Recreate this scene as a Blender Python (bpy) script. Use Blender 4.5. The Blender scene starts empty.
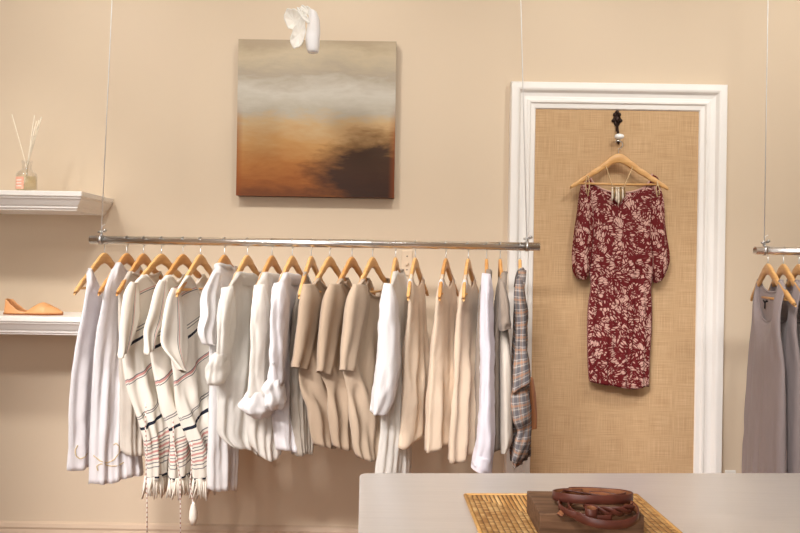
import bpy, math, random
from mathutils import Vector, Matrix, noise
random.seed(7)
C = bpy.context.scene.collection
PI = math.pi
FPX = 675.0
ROLL = math.radians(0.9)
ZC = 1.40
WALL = 3.0
ROD = 2.65

def W(px, py, Y):
    """point of the place seen at (px, py) of the 800x533 photograph, at distance Y from the camera"""
    dx, dy = px - 400.0, py - 266.5
    x = dx * math.cos(ROLL) + dy * math.sin(ROLL)
    y = -dx * math.sin(ROLL) + dy * math.cos(ROLL)
    return Vector((x / FPX * Y, Y, ZC - y / FPX * Y))

def lerp(a, b, t): return a + (b - a) * t

def interp(tab, s):
    if s <= tab[0][0]: return tab[0][1]
    for (a, va), (b, vb) in zip(tab, tab[1:]):
        if s <= b:
            t = (s - a) / (b - a); t = t * t * (3 - 2 * t) * .5 + t * .5
            return va + (vb - va) * t
    return tab[-1][1]

# ------------------------------------------------------------------ materials
def new_mat(name):
    m = bpy.data.materials.new(name); m.use_nodes = True
    nt = m.node_tree; nt.nodes.clear()
    out = nt.nodes.new('ShaderNodeOutputMaterial')
    return m, nt, out

def N(nt, kind, **kw):
    n = nt.nodes.new(kind)
    for k, v in kw.items():
        if k.startswith('i_'): n.inputs[int(k[2:])].default_value = v
        else: setattr(n, k, v)
    return n

def L(nt, a, b): nt.links.new(a, b)

def srgb(r, g, b):
    f = lambda c: (c / 255 / 12.92) if c / 255 <= .04045 else ((c / 255 + .055) / 1.055) ** 2.4
    return (f(r), f(g), f(b), 1)

def math_node(nt, op, a, b=None, c=None):
    n = nt.nodes.new('ShaderNodeMath'); n.operation = op
    for i, v in enumerate((a, b, c)):
        if v is None: continue
        if isinstance(v, (int, float)): n.inputs[i].default_value = v
        else: nt.links.new(v, n.inputs[i])
    return n.outputs[0]

def mixc(nt, fac, a, b, blend='MIX'):
    n = nt.nodes.new('ShaderNodeMix'); n.data_type = 'RGBA'; n.blend_type = blend
    for sock, v in ((n.inputs[0], fac), (n.inputs[6], a), (n.inputs[7], b)):
        if isinstance(v, (int, float)): sock.default_value = v
        elif isinstance(v, tuple): sock.default_value = v
        else: nt.links.new(v, sock)
    return n.outputs[2]

def ramp(nt, fac, stops, mode='LINEAR'):
    n = nt.nodes.new('ShaderNodeValToRGB'); n.color_ramp.interpolation = mode
    e = n.color_ramp.elements
    while len(e) > 1: e.remove(e[0])
    e[0].position = stops[0][0]; e[0].color = stops[0][1]
    for p, c in stops[1:]:
        k = e.new(p); k.color = c
    nt.links.new(fac, n.inputs[0]); return n.outputs[0]

def principled(nt, out, color, rough=.6, metal=0., spec=.3, **kw):
    p = nt.nodes.new('ShaderNodeBsdfPrincipled')
    if isinstance(color, tuple): p.inputs['Base Color'].default_value = color
    else: nt.links.new(color, p.inputs['Base Color'])
    p.inputs['Roughness'].default_value = rough; p.inputs['Metallic'].default_value = metal
    p.inputs['Specular IOR Level'].default_value = spec
    for k, v in kw.items(): p.inputs[k.replace('_', ' ')].default_value = v
    if out: nt.links.new(p.outputs[0], out.inputs[0])
    return p

def bump(nt, p, height, strength=.2, dist=.002):
    b = nt.nodes.new('ShaderNodeBump'); b.inputs['Strength'].default_value = strength
    b.inputs['Distance'].default_value = dist
    nt.links.new(height, b.inputs['Height']); nt.links.new(b.outputs[0], p.inputs['Normal'])
    return b

def simple(name, color, rough=.5, metal=0., spec=.4, nscale=30, nvar=.06, **kw):
    m, nt, out = new_mat(name)
    tc = N(nt, 'ShaderNodeTexCoord'); ns = N(nt, 'ShaderNodeTexNoise'); ns.inputs['Scale'].default_value = nscale
    L(nt, tc.outputs['Object'], ns.inputs['Vector'])
    dark = tuple(c * (1 - nvar) for c in color[:3]) + (1,)
    lite = tuple(min(1, c * (1 + nvar)) for c in color[:3]) + (1,)
    col = ramp(nt, ns.outputs[0], [(.3, dark), (.7, lite)])
    principled(nt, out, col, rough, metal, spec, **kw)
    return m

def fabric(name, color, trans=.35, sheer=0., wrinkle=.35, weave=900, var=.04, rough=.85, sheen=.15, slub=0.):
    m, nt, out = new_mat(name)
    tc = N(nt, 'ShaderNodeTexCoord')
    uv = tc.outputs['UV']
    n1 = N(nt, 'ShaderNodeTexNoise'); n1.inputs['Scale'].default_value = 14; n1.inputs['Detail'].default_value = 5
    n1.inputs['Distortion'].default_value = .6
    mp = N(nt, 'ShaderNodeMapping'); mp.inputs['Scale'].default_value = (1.6, .8, 1)
    L(nt, uv, mp.inputs[0]); L(nt, mp.outputs[0], n1.inputs['Vector'])
    w1 = N(nt, 'ShaderNodeTexWave'); w1.bands_direction = 'X'; w1.inputs['Scale'].default_value = weave / 6.28
    w2 = N(nt, 'ShaderNodeTexWave'); w2.bands_direction = 'Y'; w2.inputs['Scale'].default_value = weave / 6.28
    for w in (w1, w2): w.inputs['Distortion'].default_value = 1.5; L(nt, uv, w.inputs['Vector'])
    wv = math_node(nt, 'ADD', w1.outputs['Fac'], w2.outputs['Fac'])
    c0 = tuple(c * (1 - var) for c in color[:3]) + (1,)
    col = ramp(nt, n1.outputs[0], [(.3, c0), (.7, color)])
    if slub:
        n2 = N(nt, 'ShaderNodeTexNoise'); n2.inputs['Scale'].default_value = 60
        mp2 = N(nt, 'ShaderNodeMapping'); mp2.inputs['Scale'].default_value = (6, .35, 1)
        L(nt, uv, mp2.inputs[0]); L(nt, mp2.outputs[0], n2.inputs['Vector'])
        f = math_node(nt, 'MULTIPLY', n2.outputs[0], slub)
        col = mixc(nt, f, col, tuple(c * .55 for c in color[:3]) + (1,))
    p = principled(nt, None, col, rough, 0, .15)
    p.inputs['Sheen Weight'].default_value = sheen; p.inputs['Sheen Roughness'].default_value = .5
    b1 = nt.nodes.new('ShaderNodeBump'); b1.inputs['Strength'].default_value = wrinkle; b1.inputs['Distance'].default_value = .012
    L(nt, n1.outputs[0], b1.inputs['Height'])
    b2 = nt.nodes.new('ShaderNodeBump'); b2.inputs['Strength'].default_value = .12; b2.inputs['Distance'].default_value = .0008
    L(nt, wv, b2.inputs['Height']); L(nt, b1.outputs[0], b2.inputs['Normal'])
    L(nt, b2.outputs[0], p.inputs['Normal'])
    tr = N(nt, 'ShaderNodeBsdfTranslucent'); L(nt, col, tr.inputs[0]); L(nt, b1.outputs[0], tr.inputs['Normal'])
    mx = N(nt, 'ShaderNodeMixShader'); mx.inputs[0].default_value = trans
    L(nt, p.outputs[0], mx.inputs[1]); L(nt, tr.outputs[0], mx.inputs[2])
    last = mx
    if sheer:
        tp = N(nt, 'ShaderNodeBsdfTransparent')
        m2 = N(nt, 'ShaderNodeMixShader'); m2.inputs[0].default_value = sheer
        L(nt, mx.outputs[0], m2.inputs[1]); L(nt, tp.outputs[0], m2.inputs[2]); last = m2
    L(nt, last.outputs[0], out.inputs[0])
    return m

def striped_fabric(name):
    m, nt, out = new_mat(name)
    tc = N(nt, 'ShaderNodeTexCoord'); sep = N(nt, 'ShaderNodeSeparateXYZ'); L(nt, tc.outputs['UV'], sep.inputs[0])
    base = srgb(240, 232, 220); blk = srgb(45, 48, 60); gry = srgb(128, 124, 124); pnk = srgb(214, 158, 150)
    wob = N(nt, 'ShaderNodeTexNoise'); wob.inputs['Scale'].default_value = 9; L(nt, tc.outputs['UV'], wob.inputs['Vector'])
    y = math_node(nt, 'ADD', sep.outputs[1], math_node(nt, 'MULTIPLY', math_node(nt, 'SUBTRACT', wob.outputs[0], .5), .012))
    def bands(lst):
        st = [(0, base)]
        for a, b, c in lst: st += [(a, c), (b, base)]
        return st
    low = [(.006, .015, blk)]
    q = .05
    for i, c in enumerate([gry, gry, pnk, gry, pnk, gry, gry, pnk, gry]):
        low.append((q, q + (.0065 if c is pnk else .004), c)); q += .0135
    hi = [(.207, .217, blk), (.248, .2515, gry), (.257, .2605, gry), (.386, .389, gry), (.392, .399, pnk), (.402, .405, gry),
          (.514, .525, blk), (.553, .557, gry), (.563, .567, gry), (.691, .694, gry), (.697, .703, pnk)]
    c1 = ramp(nt, y, bands(low), 'CONSTANT'); c2 = ramp(nt, y, bands(hi), 'CONSTANT')
    sel = math_node(nt, 'GREATER_THAN', y, .19)
    col = mixc(nt, sel, c1, c2)
    n1 = N(nt, 'ShaderNodeTexNoise'); n1.inputs['Scale'].default_value = 12; n1.inputs['Detail'].default_value = 4
    L(nt, tc.outputs['UV'], n1.inputs['Vector'])
    p = principled(nt, None, col, .9, 0, .1)
    bump(nt, p, n1.outputs[0], .3, .01)
    tr = N(nt, 'ShaderNodeBsdfTranslucent'); L(nt, col, tr.inputs[0])
    mx = N(nt, 'ShaderNodeMixShader'); mx.inputs[0].default_value = .15
    L(nt, p.outputs[0], mx.inputs[1]); L(nt, tr.outputs[0], mx.inputs[2]); L(nt, mx.outputs[0], out.inputs[0])
    return m

def plaid_fabric(name):
    m, nt, out = new_mat(name)
    tc = N(nt, 'ShaderNodeTexCoord'); sep = N(nt, 'ShaderNodeSeparateXYZ'); L(nt, tc.outputs['UV'], sep.inputs[0])
    x, y = sep.outputs[0], sep.outputs[1]
    def stripe(c, per, off, w):
        f = math_node(nt, 'FRACT', math_node(nt, 'ADD', math_node(nt, 'DIVIDE', c, per), off))
        return math_node(nt, 'LESS_THAN', f, w)
    col = srgb(146, 136, 130)
    def add(col, f, c, a): return mixc(nt, math_node(nt, 'MULTIPLY', f, a), col, c)
    for c in (x, y):
        col = add(col, stripe(c, .044, 0., .38), srgb(84, 84, 94), .42)
        col = add(col, stripe(c, .044, .35, .16), srgb(205, 142, 98), .4)
        col = add(col, stripe(c, .022, .1, .1), srgb(228, 220, 212), .42)
    p = principled(nt, None, col, .9, 0, .1)
    tr = N(nt, 'ShaderNodeBsdfTranslucent'); L(nt, col, tr.inputs[0])
    mx = N(nt, 'ShaderNodeMixShader'); mx.inputs[0].default_value = .15
    L(nt, p.outputs[0], mx.inputs[1]); L(nt, tr.outputs[0], mx.inputs[2]); L(nt, mx.outputs[0], out.inputs[0])
    return m

def batik_fabric(name):
    m, nt, out = new_mat(name)
    tc = N(nt, 'ShaderNodeTexCoord'); uv = tc.outputs['UV']
    dn = N(nt, 'ShaderNodeTexNoise'); dn.inputs['Scale'].default_value = 16; L(nt, uv, dn.inputs['Vector'])
    dv = N(nt, 'ShaderNodeVectorMath'); dv.operation = 'MULTIPLY_ADD'; L(nt, dn.outputs['Color'], dv.inputs[0]); dv.inputs[1].default_value = (.05, .05, 0); L(nt, uv, dv.inputs[2]); uvd = dv.outputs[0]
    cell = N(nt, 'ShaderNodeTexVoronoi'); cell.inputs['Scale'].default_value = 20; L(nt, uvd, cell.inputs['Vector'])
    sc = N(nt, 'ShaderNodeSeparateColor'); L(nt, cell.outputs['Color'], sc.inputs[0])
    ang = math_node(nt, 'MULTIPLY', sc.outputs[0], 3.14159)
    rot = N(nt, 'ShaderNodeVectorRotate'); rot.rotation_type = 'Z_AXIS'
    L(nt, uv, rot.inputs['Vector']); L(nt, ang, rot.inputs['Angle'])
    mp = N(nt, 'ShaderNodeMapping'); mp.inputs['Scale'].default_value = (118, 40, 1); L(nt, rot.outputs[0], mp.inputs[0])
    v = N(nt, 'ShaderNodeTexVoronoi'); v.feature = 'DISTANCE_TO_EDGE'; v.inputs['Scale'].default_value = 1
    L(nt, mp.outputs[0], v.inputs['Vector'])
    nz = N(nt, 'ShaderNodeTexNoise'); nz.inputs['Scale'].default_value = 26; nz.inputs['Detail'].default_value = 3
    L(nt, uv, nz.inputs['Vector'])
    thr = math_node(nt, 'MULTIPLY_ADD', nz.outputs[0], .95, -.33)
    d = math_node(nt, 'SUBTRACT', v.outputs['Distance'], thr)
    f = N(nt, 'ShaderNodeMapRange'); f.inputs[1].default_value = -.03; f.inputs[2].default_value = .07; L(nt, d, f.inputs[0])
    ed = N(nt, 'ShaderNodeTexVoronoi'); ed.feature = 'DISTANCE_TO_EDGE'; ed.inputs['Scale'].default_value = 20; L(nt, uvd, ed.inputs['Vector'])
    e = math_node(nt, 'GREATER_THAN', ed.outputs['Distance'], .035)
    fac = math_node(nt, 'MULTIPLY', f.outputs[0], e)
    col = mixc(nt, fac, srgb(106, 28, 31), srgb(214, 172, 158))
    p = principled(nt, None, col, .75, 0, .2)
    tr = N(nt, 'ShaderNodeBsdfTranslucent'); L(nt, col, tr.inputs[0])
    mx = N(nt, 'ShaderNodeMixShader'); mx.inputs[0].default_value = .1
    L(nt, p.outputs[0], mx.inputs[1]); L(nt, tr.outputs[0], mx.inputs[2]); L(nt, mx.outputs[0], out.inputs[0])
    return m

def wood(name, c1, c2, scale=(60, 4, 4), rough=.45, spec=.4):
    m, nt, out = new_mat(name)
    tc = N(nt, 'ShaderNodeTexCoord'); mp = N(nt, 'ShaderNodeMapping'); mp.inputs['Scale'].default_value = scale
    L(nt, tc.outputs['Object'], mp.inputs[0])
    ns = N(nt, 'ShaderNodeTexNoise'); ns.inputs['Scale'].default_value = 2; ns.inputs['Detail'].default_value = 6
    ns.inputs['Distortion'].default_value = .8
    L(nt, mp.outputs[0], ns.inputs['Vector'])
    col = ramp(nt, ns.outputs[0], [(.3, c1), (.7, c2)])
    p = principled(nt, out, col, rough, 0, spec)
    bump(nt, p, ns.outputs[0], .08, .001)
    return m

def wall_mat(name, color, rough=.85):
    m, nt, out = new_mat(name)
    tc = N(nt, 'ShaderNodeTexCoord')
    n1 = N(nt, 'ShaderNodeTexNoise'); n1.inputs['Scale'].default_value = 1.3; n1.inputs['Detail'].default_value = 3
    L(nt, tc.outputs['Object'], n1.inputs['Vector'])
    n2 = N(nt, 'ShaderNodeTexNoise'); n2.inputs['Scale'].default_value = 180
    L(nt, tc.outputs['Object'], n2.inputs['Vector'])
    col = ramp(nt, n1.outputs[0], [(.3, tuple(c * .97 for c in color[:3]) + (1,)), (.7, color)])
    p = principled(nt, out, col, rough, 0, .2)
    bump(nt, p, n2.outputs[0], .08, .002)
    return m

def burlap_mat(name):
    m, nt, out = new_mat(name)
    tc = N(nt, 'ShaderNodeTexCoord')
    def thread(scale):
        mp = N(nt, 'ShaderNodeMapping'); mp.inputs['Scale'].default_value = scale; L(nt, tc.outputs['Object'], mp.inputs[0])
        n = N(nt, 'ShaderNodeTexNoise'); n.inputs['Scale'].default_value = 1; n.inputs['Detail'].default_value = 2
        L(nt, mp.outputs[0], n.inputs['Vector']); return n.outputs[0]
    a = thread((460, 1, 9)); b = thread((9, 1, 460)); c = thread((3, 1, 2))
    s = math_node(nt, 'ADD', a, b)
    s2 = math_node(nt, 'MULTIPLY_ADD', math_node(nt, 'SUBTRACT', c, .5), .35, s)
    col = ramp(nt, math_node(nt, 'MULTIPLY', s2, .5), [(.30, srgb(178, 142, 104)), (.52, srgb(203, 168, 128)), (.72, srgb(222, 190, 152))])
    p = principled(nt, out, col, .95, 0, .05)
    bump(nt, p, s, .25, .002)
    return m

def painting_mat(name):
    m, nt, out = new_mat(name)
    tc = N(nt, 'ShaderNodeTexCoord'); sep = N(nt, 'ShaderNodeSeparateXYZ'); L(nt, tc.outputs['UV'], sep.inputs[0])
    x, y = sep.outputs[0], sep.outputs[1]
    mp = N(nt, 'ShaderNodeMapping'); mp.inputs['Scale'].default_value = (2.2, 7, 1); L(nt, tc.outputs['UV'], mp.inputs[0])
    n1 = N(nt, 'ShaderNodeTexNoise'); n1.inputs['Scale'].default_value = 1.2; n1.inputs['Detail'].default_value = 6
    n1.inputs['Roughness'].default_value = .62; n1.inputs['Distortion'].default_value = .5
    L(nt, mp.outputs[0], n1.inputs['Vector'])
    mp2 = N(nt, 'ShaderNodeMapping'); mp2.inputs['Scale'].default_value = (14, 40, 1); L(nt, tc.outputs['UV'], mp2.inputs[0])
    n2 = N(nt, 'ShaderNodeTexNoise'); n2.inputs['Scale'].default_value = 1; n2.inputs['Detail'].default_value = 4
    L(nt, mp2.outputs[0], n2.inputs['Vector'])
    yy = math_node(nt, 'MULTIPLY_ADD', math_node(nt, 'SUBTRACT', n1.outputs[0], .5), .26, y)
    yy = math_node(nt, 'MULTIPLY_ADD', math_node(nt, 'SUBTRACT', n2.outputs[0], .5), .07, yy)
    col = ramp(nt, yy, [(0, srgb(112, 58, 16)), (.1, srgb(150, 86, 30)), (.2, srgb(172, 110, 50)), (.34, srgb(190, 142, 84)), (.46, srgb(196, 164, 120)),
                        (.55, srgb(180, 170, 152)), (.66, srgb(198, 190, 176)), (.78, srgb(168, 154, 134)), (.9, srgb(190, 172, 142)), (1, srgb(168, 148, 120))])
    # dark brown cloud, lower right
    dx = math_node(nt, 'SUBTRACT', x, .86); dy = math_node(nt, 'SUBTRACT', y, .14)
    d = math_node(nt, 'SQRT', math_node(nt, 'ADD', math_node(nt, 'MULTIPLY', math_node(nt, 'POWER', dx, 2), 2.6), math_node(nt, 'MULTIPLY', math_node(nt, 'POWER', dy, 2), 6)))
    d = math_node(nt, 'MULTIPLY_ADD', math_node(nt, 'SUBTRACT', n1.outputs[0], .5), .55, d)
    d = math_node(nt, 'MULTIPLY_ADD', math_node(nt, 'SUBTRACT', n2.outputs[0], .5), .25, d)
    f = N(nt, 'ShaderNodeMapRange'); f.inputs[1].default_value = .74; f.inputs[2].default_value = .36; L(nt, d, f.inputs[0])
    col = mixc(nt, math_node(nt, 'MULTIPLY', f.outputs[0], .93), col, srgb(44, 22, 8))
    # rust edges
    ex = math_node(nt, 'ABSOLUTE', math_node(nt, 'SUBTRACT', x, .5))
    fe = N(nt, 'ShaderNodeMapRange'); fe.inputs[1].default_value = .46; fe.inputs[2].default_value = .505; L(nt, ex, fe.inputs[0])
    low = N(nt, 'ShaderNodeMapRange'); low.inputs[1].default_value = .62; low.inputs[2].default_value = .4; L(nt, y, low.inputs[0])
    col = mixc(nt, math_node(nt, 'MULTIPLY', math_node(nt, 'MULTIPLY', fe.outputs[0], low.outputs[0]), .7), col, srgb(140, 66, 14))
    p = principled(nt, out, col, .42, 0, .25)
    bump(nt, p, n2.outputs[0], .25, .003)
    return m

def wicker_mat(name):
    m, nt, out = new_mat(name)
    tc = N(nt, 'ShaderNodeTexCoord'); sep = N(nt, 'ShaderNodeSeparateXYZ'); L(nt, tc.outputs['Object'], sep.inputs[0])
    x, y = sep.outputs[0], sep.outputs[1]
    # mitred weave: the strands turn at the diagonals
    ax = math_node(nt, 'ABSOLUTE', x); ay = math_node(nt, 'ABSOLUTE', y)
    sel = math_node(nt, 'GREATER_THAN', ax, ay)
    inv = math_node(nt, 'SUBTRACT', 1, sel)
    along = math_node(nt, 'ADD', math_node(nt, 'MULTIPLY', y, sel), math_node(nt, 'MULTIPLY', x, inv))
    across = math_node(nt, 'ADD', math_node(nt, 'MULTIPLY', x, sel), math_node(nt, 'MULTIPLY', y, inv))
    P = math_node(nt, 'MULTIPLY_ADD', sel, -.0030, .0092); Q = math_node(nt, 'MULTIPLY_ADD', sel, -.189, .2)
    row = math_node(nt, 'FLOOR', math_node(nt, 'DIVIDE', across, Q))
    shift = math_node(nt, 'MULTIPLY', math_node(nt, 'MODULO', row, 2), .5)
    a = math_node(nt, 'ADD', math_node(nt, 'DIVIDE', along, P), shift)
    s1 = math_node(nt, 'ABSOLUTE', math_node(nt, 'SINE', math_node(nt, 'MULTIPLY', a, PI)))
    s2 = math_node(nt, 'ABSOLUTE', math_node(nt, 'SINE', math_node(nt, 'MULTIPLY', math_node(nt, 'DIVIDE', across, Q), PI)))
    h = math_node(nt, 'MULTIPLY', math_node(nt, 'POWER', s1, .6), math_node(nt, 'POWER', s2, .35))
    nz = N(nt, 'ShaderNodeTexNoise'); nz.inputs['Scale'].default_value = 45; L(nt, tc.outputs['Object'], nz.inputs['Vector'])
    wv = N(nt, 'ShaderNodeTexWhiteNoise'); wv.noise_dimensions = '2D'
    cmb = N(nt, 'ShaderNodeCombineXYZ'); L(nt, math_node(nt, 'FLOOR', a), cmb.inputs[0]); L(nt, row, cmb.inputs[1]); L(nt, cmb.outputs[0], wv.inputs['Vector'])
    t = math_node(nt, 'MULTIPLY_ADD', wv.outputs['Value'], .4, math_node(nt, 'MULTIPLY', nz.outputs[0], .6))
    strand = ramp(nt, t, [(.25, srgb(168, 118, 62)), (.5, srgb(200, 152, 90)), (.75, srgb(226, 188, 130))])
    col = mixc(nt, ramp(nt, h, [(.25, (0, 0, 0, 1)), (.68, (1, 1, 1, 1))]), srgb(84, 48, 18), strand)
    p = principled(nt, out, col, .5, 0, .4)
    bump(nt, p, h, .8, .003)
    return m

def metal_top_mat(name):
    m, nt, out = new_mat(name)
    tc = N(nt, 'ShaderNodeTexCoord'); mp = N(nt, 'ShaderNodeMapping'); mp.inputs['Scale'].default_value = (3, 160, 3)
    L(nt, tc.outputs['Object'], mp.inputs[0])
    ns = N(nt, 'ShaderNodeTexNoise'); ns.inputs['Scale'].default_value = 2; ns.inputs['Detail'].default_value = 3
    L(nt, mp.outputs[0], ns.inputs['Vector'])
    col = ramp(nt, ns.outputs[0], [(.3, (.72, .69, .66, 1)), (.7, (.78, .75, .72, 1))])
    p = principled(nt, out, col, .36, .55, .5)
    rg = N(nt, 'ShaderNodeMapRange'); rg.inputs[3].default_value = .32; rg.inputs[4].default_value = .42
    L(nt, ns.outputs[0], rg.inputs[0]); L(nt, rg.outputs[0], p.inputs['Roughness'])
    return m

def glass_mat(name, color=(1, 1, 1, 1), rough=.02, ior=1.45):
    m, nt, out = new_mat(name)
    g = principled(nt, None, color, rough, 0, .5); g.inputs['Transmission Weight'].default_value = 1; g.inputs['IOR'].default_value = ior
    L(nt, g.outputs[0], out.inputs[0])
    return m

def shell_mat(name, color, op):
    m, nt, out = new_mat(name)
    tc = N(nt, 'ShaderNodeTexCoord')
    w = N(nt, 'ShaderNodeTexWave'); w.inputs['Scale'].default_value = 60; w.inputs['Distortion'].default_value = 3; L(nt, tc.outputs['Object'], w.inputs[0])
    p = principled(nt, None, color, .3, 0, .5)
    bump(nt, p, w.outputs['Fac'], .3, .002)
    tl = N(nt, 'ShaderNodeBsdfTranslucent'); tl.inputs[0].default_value = color
    m1 = N(nt, 'ShaderNodeMixShader'); m1.inputs[0].default_value = .45; L(nt, p.outputs[0], m1.inputs[1]); L(nt, tl.outputs[0], m1.inputs[2])
    tp = N(nt, 'ShaderNodeBsdfTransparent')
    m2 = N(nt, 'ShaderNodeMixShader'); m2.inputs[0].default_value = op; L(nt, tp.outputs[0], m2.inputs[1]); L(nt, m1.outputs[0], m2.inputs[2])
    L(nt, m2.outputs[0], out.inputs[0])
    return m

M = {}
M['wall'] = wall_mat('beige wall paint', srgb(221, 201, 176))
M['ceiling'] = wall_mat('ceiling paint', srgb(240, 232, 220))
M['trim'] = simple('white satin trim paint', srgb(246, 241, 235), .38, 0, .4, 6, .015)
M['base'] = wall_mat('painted baseboard', srgb(208, 184, 160), .6)
M['floor'] = wood('floor boards', srgb(112, 72, 44), srgb(150, 100, 64), (3, 40, 3), .4)
M['burlap'] = burlap_mat('burlap')
M['chrome'] = simple('polished chrome', (.92, .90, .87, 1), .24, 1, .5, 20, .02)
M['steel'] = simple('brushed steel fitting', (.62, .61, .6, 1), .28, 1, .5, 40, .05)
M['wire'] = simple('steel cable', (.80, .78, .75, 1), .5, .1, .5, 40, .05)
M['hanger'] = wood('light maple', srgb(206, 152, 92), srgb(228, 180, 118), (6, 6, 30), .38)
M['hanger2'] = wood('amber maple', srgb(196, 136, 76), srgb(214, 158, 96), (6, 6, 30), .38)
M['linen'] = fabric('white linen', srgb(250, 246, 247), .4, 0, .4)
M['cotton'] = fabric('white cotton', srgb(251, 248, 247), .4, 0, .3)
M['gauze'] = fabric('white gauze', srgb(250, 246, 240), .5, .06, .35, 500, .05, slub=.12)
M['sheer'] = fabric('sheer white voile', srgb(250, 245, 238), .4, .16, .35)
M['greige'] = fabric('greige voile', srgb(206, 194, 180), .4, .1, .3, slub=.2)
M['warmwhite'] = fabric('warm white cotton', srgb(236, 226, 214), .4, .03, .3)
M['taupe'] = fabric('taupe jersey', srgb(180, 157, 134), .05, 0, .15, 1400, .05)
M['taupe2'] = fabric('light taupe jersey', srgb(192, 170, 147), .05, 0, .15, 1400, .05)
M['cream'] = fabric('cream silk', srgb(242, 222, 198), .35, 0, .22, 1400, .03, .5, .3)
M['lavender'] = fabric('pale white shirting', srgb(246, 241, 246), .4, 0, .25)
M['grey'] = fabric('warm grey jersey', srgb(160, 144, 130), .08, 0, .2, 1200, .06, slub=.15)
M['greydress'] = fabric('heather grey jersey', srgb(164, 150, 148), .03, 0, .2, 1200, .06, slub=.3)
M['stripe'] = striped_fabric('striped handwoven cotton')
M['plaid'] = plaid_fabric('grey and orange plaid')
M['plaidorange'] = fabric('orange check cotton', srgb(206, 140, 96), .3, 0, .2)
M['batik'] = batik_fabric('crimson print')
M['embroidery'] = simple('beige embroidery thread', srgb(208, 186, 150), .7, 0, .2)
M['fringe'] = simple('undyed cotton yarn', srgb(232, 222, 208), .9, 0, .1)
M['bead'] = simple('dark red beads', srgb(110, 62, 50), .4, 0, .4)
def bead_mat(name):
    m, nt, out = new_mat(name)
    tc = N(nt, 'ShaderNodeTexCoord'); sep = N(nt, 'ShaderNodeSeparateXYZ'); L(nt, tc.outputs['Object'], sep.inputs[0])
    f = math_node(nt, 'FRACT', math_node(nt, 'DIVIDE', sep.outputs[2], .017))
    col = mixc(nt, math_node(nt, 'LESS_THAN', f, .38), srgb(238, 228, 220), srgb(184, 138, 124))
    principled(nt, out, col, .5, 0, .3); return m
M['beadcord'] = bead_mat('cord wound with red beads')
M['tag'] = simple('dark woven label', srgb(60, 56, 56), .8, 0, .2)
M['black'] = simple('black print', srgb(30, 28, 28), .8, 0, .2)
M['counter'] = metal_top_mat('brushed metal counter')
M['counterbody'] = wood('counter panel wood', srgb(120, 84, 56), srgb(150, 110, 76), (4, 4, 30), .5)
M['wicker'] = wicker_mat('woven rattan')
M['rattan'] = simple('rattan edge', srgb(204, 156, 92), .5, 0, .4, 60, .15)
M['darkwood'] = wood('weathered dark wood', srgb(82, 58, 42), srgb(128, 96, 72), (5, 50, 50), .6, .3)
M['leather'] = simple('chestnut leather', srgb(94, 48, 37), .36, 0, .5, 35, .25)
M['leatherin'] = simple('raw leather back', srgb(142, 92, 62), .7, 0, .2, 50, .2)
M['iron'] = simple('dark bronze', srgb(58, 40, 32), .45, .6, .5, 60, .3)
M['porcelain'] = simple('white porcelain', srgb(246, 243, 238), .12, 0, .5, 10, .01)
M['peach'] = simple('peach leather', srgb(232, 168, 112), .45, 0, .4, 25, .04)
M['peachin'] = simple('tan leather lining', srgb(206, 156, 124), .6, 0, .2, 25, .04)
M['sole'] = simple('stacked sole', srgb(160, 98, 58), .6, 0, .2, 25, .1)
def thin_glass(name):
    m, nt, out = new_mat(name)
    tp = N(nt, 'ShaderNodeBsdfTransparent'); gl = N(nt, 'ShaderNodeBsdfGlossy'); gl.inputs['Roughness'].default_value = .05
    lw = N(nt, 'ShaderNodeLayerWeight'); lw.inputs[0].default_value = .25
    mx = N(nt, 'ShaderNodeMixShader'); L(nt, math_node(nt, 'MULTIPLY_ADD', lw.outputs['Facing'], .35, .05), mx.inputs[0])
    L(nt, tp.outputs[0], mx.inputs[1]); L(nt, gl.outputs[0], mx.inputs[2]); L(nt, mx.outputs[0], out.inputs[0]); return m
M['glass'] = thin_glass('clear glass')
M['oil'] = shell_mat('amber oil', srgb(255, 238, 196), .8)
M['label'] = simple('coral paper label', srgb(246, 184, 158), .7, 0, .2, 40, .03)
M['labeltext'] = simple('white label print', srgb(252, 240, 232), .7, 0, .2, 40, .01)
M['reed'] = simple('pale rattan reed', srgb(244, 232, 212), .8, 0, .1, 40, .05)
M['plastic'] = simple('ivory plastic', srgb(228, 204, 176), .4, 0, .4, 10, .01)
M['socket'] = simple('white plastic', srgb(240, 236, 228), .4, 0, .4, 10, .01)
M['canvas'] = painting_mat('abstract oil painting')
M['canvasedge'] = simple('rust painted edge', srgb(96, 58, 28), .6, 0, .3, 12, .3)
M['shell'] = shell_mat('pearly shell', (.98, .96, .92, 1), .78)
M['shellcup'] = shell_mat('frosted glass', (.97, .96, .97, 1), .5)
M['cord'] = simple('tan cord', srgb(206, 176, 134), .7, 0, .2)
M['ivory'] = simple('ivory pendant', srgb(226, 210, 190), .35, 0, .4, 90, .2)
M['pewter'] = simple('dull brass', srgb(150, 122, 84), .35, .7, .4, 90, .2)

# ------------------------------------------------------------------ object helpers
def root(name, loc):
    o = bpy.data.objects.new(name, None); o.empty_display_size = .05
    C.objects.link(o); o.location = loc
    return o

def tag(o, label, cat, group=None):
    o['label'] = label; o['category'] = cat
    if group: o['group'] = group
    return o

def origin_of(parent):
    v = Vector((0, 0, 0))
    while parent is not None:
        v += Vector(parent.location); parent = parent.parent
    return v

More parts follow.
